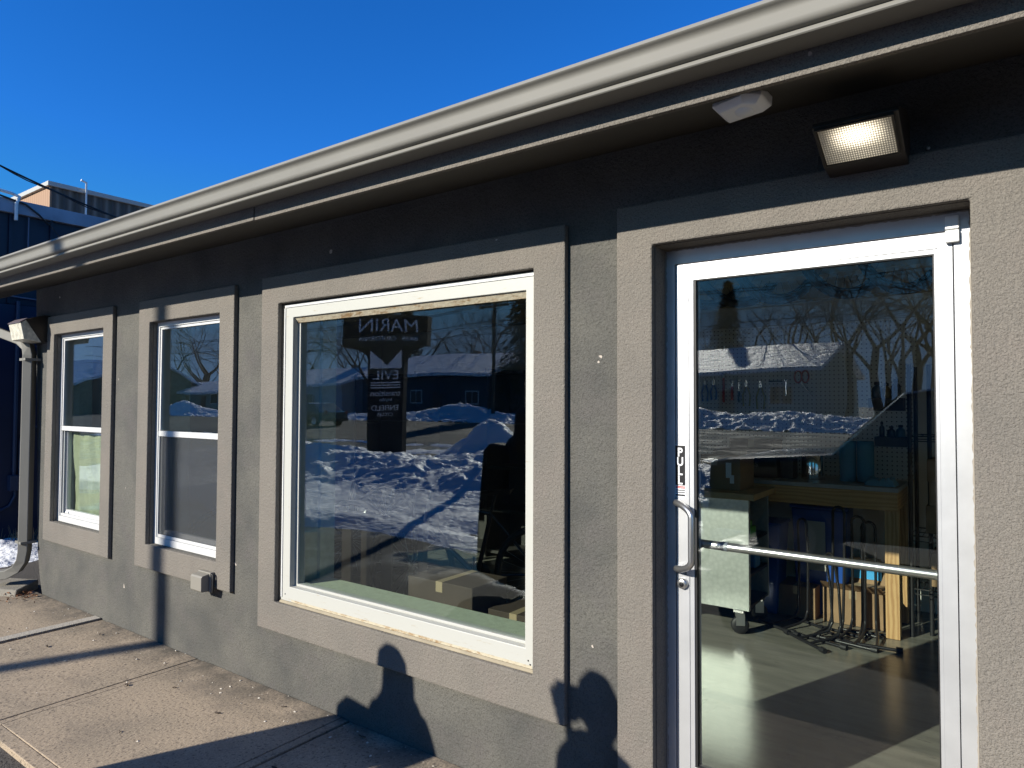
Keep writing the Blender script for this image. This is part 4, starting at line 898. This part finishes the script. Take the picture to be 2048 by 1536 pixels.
# woman with long hair, added coat bulk at her side
t, h, k, (hx,hy,hz), skin = person("long-haired person with an added coat shape at the arm, standing on wet asphalt, reflected in the large window", (-3.39,-2.36,-.02), 0, 1.62,
    {'el':(-.27,.02,1.17,.055),'wl':(-.22,-.16,1.06,.035),'er':(.27,.04,1.16,.055),'wr':(.25,-.05,.93,.034),'pel':(0,0,.96,.16),'hl':(-.10,0,.86,.12),'hr':(.10,0,.86,.12),'kl':(-.09,0,.50,.10),'kr':(.09,0,.50,.10)}, (.018,.018,.022))
hand(t, (-.22,-.16,1.06), (.6,-.5,.1), (0,0,-1), k, skin, .6); hand(t, (.25,-.05,.93), (0,-.15,-1), (-1,0,0), k, skin, .4)
MB().lathe([(0,.14),(.06,.125),(.10,.08),(.11,.0),(.115,-.08),(.125,-.18),(.13,-.28),(.10,-.33),(0,-.34)], RM((hx,hy+.05,hz), s=(k,.9*k,k)), 18).build("hair", bpy.data.materials["dark_hair"], None).parent = t
cv = [(-.08,1.22),(-.20,1.29),(-.36,1.31),(-.44,1.24),(-.47,.95),(-.50,.6),(-.52,.16),(-.30,.10),(-.16,.14),(-.17,.6),(-.19,.95)]  # outline of an invented bulk, shaped to fill out the cast shadow
bg_ = MB().prism_y(cv, -.12, .08).build("added_coat_shape", mat("black_coat", (.015,.015,.015), .8), None, bevel=.03)
bg_.location = (-3.39,-2.36,-.02); tag(bg_, "dark coat-like bulk added at the arm of the long-haired person to widen the cast shadow", "coat")
sk = MB().lathe([(.30,.12),(.27,.5),(.23,.85),(.17,1.08),(.20,1.30),(.12,1.42),(0,1.44)], RM((-3.39,-2.36,-.02), s=(1,.62,1)), 28).build("long_coat", bpy.data.materials["black_coat"], None)
sk.parent = t; sk.matrix_parent_inverse = Matrix.Translation(-t.location)

# ------------------------------------------------------------------ inside the shop
# pegboard
M_peg = mat("pegboard", (.40,.41,.40), .6); N, L, p = nodes(M_peg); tc = N.new("ShaderNodeTexCoord").outputs['Object']
sp = N.new("ShaderNodeSeparateXYZ"); L.new(tc, sp.inputs[0])
def fr(sock):
    a = N.new("ShaderNodeMath"); a.operation = 'MULTIPLY'; a.inputs[1].default_value = 1/.034; L.new(sock, a.inputs[0])
    b = N.new("ShaderNodeMath"); b.operation = 'FRACT'; L.new(a.outputs[0], b.inputs[0])
    c = N.new("ShaderNodeMath"); c.operation = 'SUBTRACT'; c.inputs[1].default_value = .5; L.new(b.outputs[0], c.inputs[0])
    d = N.new("ShaderNodeMath"); d.operation = 'MULTIPLY'; L.new(c.outputs[0], d.inputs[0]); L.new(c.outputs[0], d.inputs[1]); return d.outputs[0]
ad = N.new("ShaderNodeMath"); ad.operation = 'ADD'; L.new(fr(sp.outputs[0]), ad.inputs[0]); L.new(fr(sp.outputs[2]), ad.inputs[1])
ls = N.new("ShaderNodeMath"); ls.operation = 'LESS_THAN'; ls.inputs[1].default_value = .020; L.new(ad.outputs[0], ls.inputs[0])
L.new(mixrgb(N, L, (.84,.84,.80), (.01,.01,.01), ls.outputs[0]), p.inputs['Base Color'])
o = MB().box(-3.4,-.562,3.64,3.66,1.07,2.318).build("pegboard", M_peg, bevel=.002); tag(o, "pale grey perforated tool board on the back wall above the workbench", "pegboard")
# workbench
t = thing("workbench", "long timber workbench with grey top against the back wall", "workbench", (-1.6,3.3,.015))
MB().box(-3.3,-.618,2.99,3.63,1.036,1.066).build("top", M_bench, t, bevel=.003)
MB().box(-3.25,-.624,3.005,3.045,.905,1.034).box(-.665,-.625,3.046,3.6,.905,1.034).build("apron", M_woodh, t, bevel=.003)
MB().box(-3.2,-.8,3.50,3.54,.42,.46).build("rail", mat("pale_pine", (.6,.45,.27), .6), t, bevel=.002)
for x in (-.712, -3.1):
    MB().box(x,x+.088,3.048,3.135,.016,.903).build("leg", M_wood, t, bevel=.003); MB().box(x,x+.088,3.50,3.59,.016,.903).build("leg", M_wood, t, bevel=.003)
# tool cart
t = thing("tool_cart", "galvanised steel tool cart with a butcher-block top on swivel casters", "cart", (-1.75,2.75,.015))
MB().box(-2.2,-1.486,2.50,2.515,.19,.965).box(-1.520,-1.485,2.516,2.535,.19,.965).build("side_panel", M_galv, t, bevel=.002)
MB().box(-2.2,-1.486,2.98,2.995,.19,.965).box(-2.2,-2.185,2.516,2.979,.19,.965).build("back_panel", M_galv, t, bevel=.002)
for z in (.20,.42,.66): MB().box(-2.18,-1.49,2.518,2.978,z,z+.02).build("shelf", M_blackm, t)
MB().box(-2.22,-1.440,2.47,3.02,.968,1.012).build("top", M_ply, t, bevel=.003)
for x, y in ((-1.56,2.53),(-1.54,2.92),(-2.1,2.53),(-2.1,2.92)):
    cw = MB().lathe([(0,-.02),(.03,-.02),(.055,-.016),(.062,-.008),(.062,.008),(.055,.016),(.03,.02),(0,.02)], RM((x,y,.079), rx=90, rz=25), 26).build("caster", M_black, t)
    MB().lathe([(0,-.022),(.022,-.022),(.03,-.019)], RM((x,y,.079), rx=90, rz=25), 18).build("hub", M_steel, cw)
    MB().add([(-.03,-.028,.02),(.03,-.028,.02),(.03,-.028,.11),(-.03,-.028,.11),(-.03,.028,.02),(.03,.028,.02),(.03,.028,.11),(-.03,.028,.11)], [(0,1,2,3),(4,7,6,5),(3,2,6,7)], RM((x,y,.06), rz=25)).box(x-.035,x+.035,y-.035,y+.035,.172,.188).build("fork", M_steel, cw)
o = MB().box(-1.66,-1.50,2.60,2.72,.682,.76).box(-1.63,-1.52,2.62,2.70,.762,.80).build("green_kit", mat("lime_green", (.10,.35,.05), .5), bevel=.006); tag(o, "bright green tool case on a shelf of the cart", "tool case")
o = MB().box(-1.66,-1.51,2.74,2.86,.442,.54).build("blue_kit", mat("cyan_plastic", (.04,.2,.4), .5), bevel=.01); tag(o, "blue plastic tray on the middle shelf of the cart", "tray")
o = MB().tube([(-1.64,2.58,.74),(-1.55,2.60,.75),(-1.52,2.62,.70)], [.02,.024,.018], 10).build("glove", M_white, bevel=0); tag(o, "white rolled rag on the top shelf of the cart", "rag")
def cardbox(x0,x1,y0,y1,z0,z1,lab,m_=None,flap=0,rz=0,grp=None,tape=True):
    t = thing("cardboard_box", lab, "box", ((x0+x1)/2,(y0+y1)/2,z0), grp); m_ = m_ or M_card
    cx, cy = (x0+x1)/2,(y0+y1)/2; a,b_,c = (x1-x0)/2,(y1-y0)/2,z1-z0
    o = MB().box(-a,a,-b_,b_,0,c).build("carton", m_, None, bevel=.004); o.parent = t
    if tape:
        q = MB().box(-.025,.025,-b_-.001,b_+.001,c+.0003,c+.001).box(-.025,.025,-b_-.0012,-b_-.0002,c-.06,c+.001).build("tape", mat("packing_tape", (.35,.27,.17), .3), None); q.parent = t
    if flap:
        q = MB().add([(-a,-b_,c),(a,-b_,c),(a,-b_-flap*.7,c+flap*.5),(-a,-b_-flap*.7,c+flap*.5)], [(0,1,2,3)]).add([(-a,b_,c),(a,b_,c),(a,b_+flap*.5,c+flap*.8),(-a,b_+flap*.5,c+flap*.8)], [(0,3,2,1)]).build("flap", m_, None); q.parent = t
    t.rotation_euler = (0,0,R(rz)); return t
t = cardbox(-1.97,-1.58,2.62,2.95,1.013,1.25,"brown cardboard carton with white labels on top of the tool cart")
q = MB().box(.09,.13,-.1668,-.1655,.09,.20).box(.12,.15,-.1672,-.1658,.05,.11).build("label", M_print, None); q.parent = t
cardbox(-1.96,-1.46,3.12,3.42,1.067,1.27,"long dark carton with faded lettering on the workbench", M_darkcard)
text("WHEELS", "lettering", mat("dull_print", (.16,.16,.17), .6), RM((-1.70,3.1192,1.17), rx=90), .055, .0005, bpy.data.objects["cardboard_box.001"] if "cardboard_box.001" in bpy.data.objects else None)
cardbox(-1.44,-1.345,3.16,3.3,1.067,1.22,"small black packet standing beside the steel canister", M_darkcard, tape=False)
cardbox(-1.85,-1.5,3.2,3.45,1.272,1.36,"flat black carton stacked on the long dark carton", M_darkcard)
cardbox(-1.15,-.74,3.2,3.5,.016,.27,"open cardboard carton on the floor behind the bicycle stands", None, .13)
cardbox(-1.47,-1.20,3.18,3.48,.016,.25,"brown carton under the bench left of the open one", None)
cardbox(-.48,-.12,3.25,3.55,.74,.93,"brown carton on the rack, lowest of its stack", None)
cardbox(-.46,-.14,3.26,3.54,.931,1.10,"brown carton on the rack, middle of its stack", None)
cardbox(-.47,-.16,3.26,3.54,1.101,1.26,"brown carton on the rack, topmost of its stack", None)
cardbox(-.45,-.10,3.25,3.55,.37,.60,"carton on the low shelf of the rack", None)
# canister, rolls, cloth
t = thing("steel_canister", "shiny steel canister with a dark lid on the workbench", "canister", (-1.23,3.3,1.067))
MB().lathe([(0,0),(.085,0),(.086,.004),(.086,.19),(.083,.194)], RM((-1.23,3.3,1.067)), 36).build("can", M_chrome, t); MB().lathe([(.0,.215),(.08,.213),(.088,.20),(.087,.186)], RM((-1.23,3.3,1.067)), 36).build("lid", M_blackm, t)
for x, lab in ((-.985,"left one of the two upright blue paper towel rolls on the workbench"),(-.865,"right one of the two upright blue paper towel rolls on the workbench")):
    t = thing("paper_roll", lab, "paper roll", (x,3.30,1.067), "blue paper towel rolls")
    MB().lathe([(.02,0),(.056,0),(.058,.003),(.058,.30),(.056,.303),(.02,.303)], RM((x,3.30,1.067)), 30).build("paper", M_roll, t); MB().lathe([(.02,0),(.02,.305),(.017,.305),(.017,0)], RM((x,3.30,1.067)), 16).build("core", M_card, t)
vs=[]; n=22
for j in range(n+1):
    for i in range(n+1):
        u,v=i/n,j/n; e=min(u,1-u,v,1-v); vs.append((-.84+.20*u,3.05+.2*v,1.068+min(.06,e*.5)*(.6+.8*abs(noise.noise(Vector((u*6,v*6,3)))))))
o = MB().add(vs,[(j*(n+1)+i,j*(n+1)+i+1,(j+1)*(n+1)+i+1,(j+1)*(n+1)+i) for j in range(n) for i in range(n)],None,True).build("shop_cloth", M_roll); tag(o, "crumpled blue shop cloth at the right end of the workbench", "cloth")
# bins under the bench
def bin_(x0,x1,y0,y1,h,lab):
    t = thing("storage_bin", lab, "bin", ((x0+x1)/2,(y0+y1)/2,.016), "blue storage bins under the bench"); i=.03
    v=[(x0+i,y0+i,.016),(x1-i,y0+i,.016),(x1-i,y1-i,.016),(x0+i,y1-i,.016),(x0,y0,h),(x1,y0,h),(x1,y1,h),(x0,y1,h)]
    MB().add(v,[(0,3,2,1),(4,5,6,7),(0,1,5,4),(1,2,6,5),(2,3,7,6),(3,0,4,7)]).build("tub", M_blue, t, bevel=.01); MB().box(x0-.015,x1+.015,y0-.015,y1+.015,h+.001,h+.025).build("lid", M_blue, t, bevel=.008)
    return t
t = bin_(-1.40,-1.0,3.32,3.60,.83,"tall blue storage bin with a pale patch under the bench")
MB().add([(-1.28,3.316,.36),(-1.15,3.318,.36),(-1.15,3.30,.74),(-1.30,3.30,.74)],[(0,1,2,3)]).build("patch", mat("pale_towel",(.45,.45,.42),.9), t)
bin_(-1.62,-1.44,3.12,3.40,.70,"narrow blue storage bin beside the tool cart")
o = MB().box(-1.14,-.80,3.515,3.53,.30,.41).build("blue_folder", mat("sky_blue_card", (.05,.35,.7), .5)); tag(o, "bright blue folder standing behind the bench rail", "folder")
# wire rack with hanging baskets
t = thing("wire_rack", "black wire shelving rack at the right end of the workbench", "rack", (-.34,3.4,.016))
for x, y in ((-.566,3.195),(-.455,3.30),(-.08,3.195),(-.566,3.6),(-.08,3.6)):
    MB().tube([(x,y,.016),(x,y,1.93)], .0145, 10).build("post", M_black, t)
for z in (.35,.72,1.42):
    s = MB()
    for y in (3.2,3.6): s.tube([(-.566,y,z),(-.08,y,z)],.005,6); s.tube([(-.566,y,z-.035),(-.08,y,z-.035)],.004,6)
    for i in range(15): x=-.566+i*.0347; s.tube([(x,3.195,z+.004),(x,3.6,z+.004)],.0022,5)
    s.build("shelf", M_black, t)
def basket(x0,x1,y0,y1,z0,h,lab,items):
    t = thing("basket", lab, "basket", ((x0+x1)/2,(y0+y1)/2,z0), "black baskets of bottles")
    b = MB(); w=.006; b.holes(x0,x1,z0,z0+h,y0,y0+w,[]); b.holes(x0,x1,z0,z0+h,y1-w,y1,[]); b.box(x0,x0+w,y0+w,y1-w,z0,z0+h).box(x1-w,x1,y0+w,y1-w,z0,z0+h).box(x0+w,x1-w,y0+w,y1-w,z0,z0+w)
    b.build("tray", M_black, t, bevel=.002)
    for i,(dx,r,hh,m_,lab2) in enumerate(items):
        x=x0+dx; y=(y0+y1)/2
        q = thing("bottle", lab2, "bottle", (x,y,z0+w+.001), "bottles in the hanging baskets")
        MB().lathe([(0,0),(r,0),(r,hh*.7),(r*.9,hh*.78),(r*.4,hh*.86),(r*.4,hh*.9)], RM((x,y,z0+w+.001)), 16).build("body", m_, q); MB().lathe([(0,hh),(r*.5,hh),(r*.55,hh*.9),(r*.5,hh*.88)], RM((x,y,z0+w+.001)), 12).build("cap", M_black, q)
dkb = mat("dark_bottle", (.03,.035,.04), .2); ylb = mat("amber_bottle", (.25,.17,.04), .3); blb = mat("blue_bottle", (.03,.10,.16), .3)
basket(-.80,-.585,3.02,3.16,1.60,.09,"black basket of lubricant bottles hung on the upper part of the rack",[(.045,.034,.20,blb,"teal bottle, leftmost in the upper basket"),(.105,.03,.19,ylb,"amber bottle in the middle of the upper basket"),(.165,.032,.22,dkb,"dark bottle with white label, right in the upper basket")])
basket(-.79,-.585,3.20,3.34,1.34,.07,"lower black basket of small bottles on the rack",[(.04,.018,.17,dkb,"thin spout bottle in the lower basket"),(.10,.028,.14,dkb,"squat dark bottle in the lower basket"),(.16,.03,.15,blb,"blue-grey bottle in the lower basket")])
# tools hanging on the board
def tool(lab, cat, name, parts, grp="hand tools on the pegboard"):
    t = thing(name, lab, cat, (parts[0][1].v[0][0], 3.63, parts[0][1].v[0][2]), grp)
    for nm, mb, m_ in parts: mb.build(nm, m_, t)
yk = 3.625
def pliers(x, z, m_, lab, s=1):
    h = MB().tube([(x-.008,yk,z),(x-.028*s,yk,z-.07*s),(x-.022*s,yk,z-.15*s)], .008, 8).tube([(x+.008,yk,z),(x+.028*s,yk,z-.07*s),(x+.022*s,yk,z-.15*s)], .008, 8)
    tool(lab, "pliers", "pliers", (("handles", h, m_), ("jaws", MB().prism_y([(x-.016,z-.005),(x+.016,z-.005),(x+.012,z+.03),(x+.003,z+.055),(x-.003,z+.055),(x-.012,z+.03)], yk-.006, yk+.006), M_steel)))
pliers(-1.84,1.80,M_yel,"yellow-handled pliers, left one of the two on the pegboard",1.15); pliers(-1.72,1.79,M_yel,"yellow-handled pliers, right one of the two on the pegboard",1.25)
pliers(-2.21,1.82,M_blue,"blue-handled pliers at the far left of the pegboard"); pliers(-2.13,1.82,M_blue,"blue-handled cutters second from the left on the pegboard",.9)
def wrench(x, z, ln, m_, lab, grip=.6):
    tool(lab, "wrench", "wrench", (("handle", MB().box(x-.009,x+.009,yk-.005,yk+.005,z-ln,z-ln*(1-grip)), m_), ("head", MB().box(x-.006,x+.006,yk-.004,yk+.004,z-ln*(1-grip),z-.02).lathe([(.008,-.004),(.02,-.004),(.02,.004),(.008,.004)], RM((x,yk,z), rx=90), 14), M_steel)))
wrench(-2.04,1.90,.24,M_red,"tall red-handled wrench on the pegboard",.9); wrench(-1.965,1.85,.17,M_red,"short red-handled wrench beside the tall one",.7)
wrench(-1.905,1.86,.20,M_black,"black-handled wrench between the red and yellow tools",.5)
tool("T-handled hex key hanging right of the yellow pliers","hex key","hex_key",(("shaft",MB().tube([(-1.60,yk,1.83),(-1.60,yk,1.66)],.004,6),M_steel),("handle",MB().tube([(-1.65,yk,1.84),(-1.54,yk,1.84)],.006,8),M_black)))
tool("small chrome ring spanner hanging beside the hex key","spanner","spanner",(("shank",MB().box(-1.515,-1.505,yk-.003,yk+.003,1.72,1.84),M_chrome),("ring",MB().lathe([(.008,-.004),(.016,-.004),(.016,.004),(.008,.004)], RM((-1.51,yk,1.85), rx=90), 14),M_chrome)))
lp = MB()
for s in (-1,1):
    cx, cz = -1.385+s*.028, 1.875
    lp.tube([(cx+.028*math.cos(R(a))*1.0, yk, cz+.05*math.sin(R(a))) for a in range(0,361,24)], .007, 8)
tool("orange and black handled shears hanging open on the pegboard","shears","shears",(("grips",lp,M_orange),("blades",MB().tube([(-1.385,yk,1.83),(-1.34,yk,1.76),(-1.30,yk,1.70)],[.012,.009,.002],8),M_steel)))
# bicycle display stands
def stand(x, y, rz, h, lean, lab):
    t = thing("display_stand", lab, "bicycle stand", (x,y,.016), "black tubular bicycle stands"); w=.042
    pts=[(-w,.0,.10),(-w,.01+lean*.5,h*.6),(-w,lean,h-.045)]+[(-w*math.cos(R(a)),lean,h-.045+.042*math.sin(R(a))) for a in (30,60,90,120,150)]+[(w,lean,h-.045),(w,.01+lean*.5,h*.6),(w,0,.10)]
    Mx = RM((0,0,0), rz=rz)
    hb = MB().tube([tuple(Mx @ Vector(p_)) for p_ in pts], .0095, 10); q = hb.build("hoop", M_blackm, None); q.parent = t
    base = MB()
    for s in (-1,1): base.tube([tuple(Mx @ Vector(p_)) for p_ in ((s*w,0,.11),(s*w*1.1,-.03,.05),(s*w*1.3,-.10,.035),(s*w*1.3,-.26,.016))], .0095, 10)
    base.tube([tuple(Mx @ Vector(p_)) for p_ in ((-.19,-.26,.014),(.19,-.26,.014))], .011, 10); base.tube([tuple(Mx @ Vector(p_)) for p_ in ((-.15,.03,.014),(.15,.03,.014))], .011, 10)
    q = base.build("base", M_blackm, None); q.parent = t
    for s in (-1,1):
        q = MB().tube([tuple(Mx @ Vector((s*.165,-.26,.016))), tuple(Mx @ Vector((s*.205,-.26,.016)))], .019, 10).build("rubber_foot", M_black, None); q.parent = t
stand(-1.00,2.93,-18,.90,.03,"bicycle stand with the tallest hoop, leaning in front of the blue bin"); stand(-.87,2.98,-10,.84,.0,"bicycle stand hoop right of the tallest one"); stand(-.81,3.02,6,.80,.02,"bicycle stand nearest the workbench leg")
stand(-.98,2.80,-40,.60,-.05,"low bicycle stand tangled at the front of the group"); stand(-1.25,3.02,-30,.78,.0,"bicycle stand nearest the tool cart")
# wheels hung in a row from the ceiling
def wheel(lab, x, y, z, rz, r=.34, grp="bicycle wheels hanging in a row inside the door"):
    t = thing("spare_bicycle_wheel", lab, "bicycle wheel", (x,y,z), grp); t.rotation_euler = (0,0,R(rz))
    for nm, rr, th, m_ in (("tyre", r, .026, M_black), ("rim", r-.032, .012, M_blackm)):
        q = MB().tube([(rr*math.cos(2*math.pi*k/48), 0, rr*math.sin(2*math.pi*k/48)) for k in range(49)], th, 10, caps=False).build(nm, m_, None); q.parent = t
    s = MB()
    for k in range(28):
        a = 2*math.pi*k/28; b_ = a+(.5 if k % 2 else -.5); s.tube([(.022*math.cos(b_), .03*(1 if k//2 % 2 else -1), .022*math.sin(b_)), ((r-.04)*math.cos(a),0,(r-.04)*math.sin(a))], .0013, 4)
    q = s.build("spokes", M_blackm, None); q.parent = t
    q = MB().lathe([(0,-.05),(.012,-.05),(.012,-.035),(.025,-.032),(.018,-.02),(.018,.02),(.025,.032),(.012,.035),(.012,.05),(0,.05)], RM((0,0,0), rx=90), 16).build("hub", M_blackm, None); q.parent = t
    return t
w0 = wheel("black bicycle wheel hanging inside the door, rightmost of the row", -.50,2.2,2.655, 52)
for x, lab in ((-.807,"black bicycle wheel hanging inside the door, second from the right"),(-1.21,"black bicycle wheel hanging inside the door, middle of the row"),(-1.46,"black bicycle wheel hanging inside the door, second from the left"),(-1.67,"black bicycle wheel hanging inside the door, leftmost of the row")):
    c = copy_tree(w0); c.location = (x,2.2,2.655); c["label"] = lab
o = MB().tube([(-2.4,2.2,3.02),(.3,2.2,3.02)],.015,8).build("hanging_rail", M_blackm); tag(o, "black rail carrying the row of bicycle wheels", "rail")
# bicycles on the shop floor
def bicycle(lab, x, y, rz, fcol):
    t = thing("bicycle", lab, "bicycle", (x,y,.016), "bicycles on the shop floor"); t.rotation_euler = (0,0,R(rz))
    fm = mat("bicycle_frame_paint", fcol, .3, .2, coat=.5)
    def add(mb, nm, m_, par=None): q = mb.build(nm, m_, None); q.parent = par or t; return q
    R_=.345
    for sx in (-.53,.53):
        wv_ = add(MB().tube([(sx+R_*math.cos(2*math.pi*k/40),0,R_+R_*math.sin(2*math.pi*k/40)) for k in range(41)],.026,8,caps=False),"wheel",M_black)
        s=MB()
        for k in range(24): a=2*math.pi*k/24; s.tube([(sx,.02*(-1)**k,R_),(sx+.31*math.cos(a),0,R_+.31*math.sin(a))],.0013,4)
        add(s,"spokes",M_steel,wv_)
    f=MB(); BB=(.02,0,.30); ST=(.13,0,.78); HT=(-.38,0,.84); HB=(-.42,0,.66); RA=(.53,0,.345)
    for a,b_,r in ((BB,ST,.017),(ST,HT,.018),(HB,BB,.022),(HT,HB,.022),(BB,RA,.011),(ST,RA,.010)): f.tube([a,b_],r,10)
    add(f,"frame",fm); add(MB().tube([HB,(-.45,0,.58),(-.53,0,.345)],.016,8).tube([(-.37,0,.86),(-.36,0,.95)],.014,8),"fork",M_blackm)
    add(MB().tube([(-.38,-.33,.98),(-.40,-.12,.96),(-.40,.12,.96),(-.38,.33,.98)],.012,8),"handlebar",M_black)
    add(MB().tube([ST,(.17,0,.94)],.013,8),"seat_post",M_blackm); add(MB().add([(.05,-.02,.95),(.05,.02,.95),(.20,.06,.965),(.30,.065,.975),(.30,-.065,.975),(.20,-.06,.965),(.05,0,.92),(.28,0,.93)],[(0,1,2,5),(5,2,3,4),(0,5,6),(5,4,7,6),(1,6,2),(2,6,7,3),(3,7,4),(0,6,1)]),"saddle",M_black)
    add(MB().lathe([(.0,0),(.085,0),(.09,.003),(.0,.004)],RM((.02,.06,.30),rx=-90),24).tube([(.02,.07,.30),(.02,.08,.15)],.01,6).tube([(.02,-.07,.30),(.02,-.08,.46)],.01,6),"crankset",M_blackm)
    return t
b0 = bicycle("dark bicycle standing in the gloom behind the large window", -3.35,1.75,20,(.02,.02,.03))
for x,y,rz,lab in ((-5.3,1.5,60,"dark bicycle glimpsed through the second window"),(-5.9,2.6,75,"dark bicycle deeper inside behind the second window"),(-2.6,3.0,5,"dark bicycle against the back wall behind the large window")):
    c = copy_tree(b0); c.location=(x,y,.016); c.rotation_euler=(0,0,R(rz)); c["label"]=lab
# dark pillar with mirrored lettering seen from behind
M_dcard = mat("dark_brown_card", (.045,.030,.02), .8, 0, .12, 7)
cardbox(-2.95,-2.45,.62,.95,.016,.60,"large brown carton on the floor just inside the large window", M_dcard)
cardbox(-2.40,-2.05,.70,1.0,.016,.48,"smaller brown carton beside the large one inside the window", M_dcard)
t = thing("added_dark_cabinet", "added tall dark shelving cabinet that keeps the back wall of the shop dark", "cabinet", (-4.8,3.6,.016))  # added in front of the sunlit back wall to darken the interior
M_cab = mat("dark_cabinet", (.03,.028,.026), .6)
MB().box(-6.6,-3.5,3.80,3.84,.016,2.0).build("back", M_cab, t)
for z in (.06,.5,.95,1.4,1.96): MB().box(-6.6,-3.5,3.40,3.799,z,z+.03).build("shelf", M_cab, t)
for x in (-6.63,-5.6,-4.55,-3.5): MB().box(x,x+.03,3.39,3.80,.016,2.02).build("upright", M_cab, t)
# low slatted display bench
t = thing("slatted_bench", "low dark slatted display bench behind the large window", "bench", (-4.0,1.2,.016))
MB().box(-4.9,-3.5,1.0,1.4,.72,.76).build("top", mat("dark_wood", (.05,.035,.025), .5), t, bevel=.003)
for i in range(7): MB().box(-4.85+i*.21,-4.75+i*.21,1.0,1.02,.10,.718).build("slat", bpy.data.materials["dark_wood"], t)
for x in (-4.89,-3.56): MB().box(x,x+.05,1.34,1.39,.016,.718).build("leg", bpy.data.materials["dark_wood"], t)
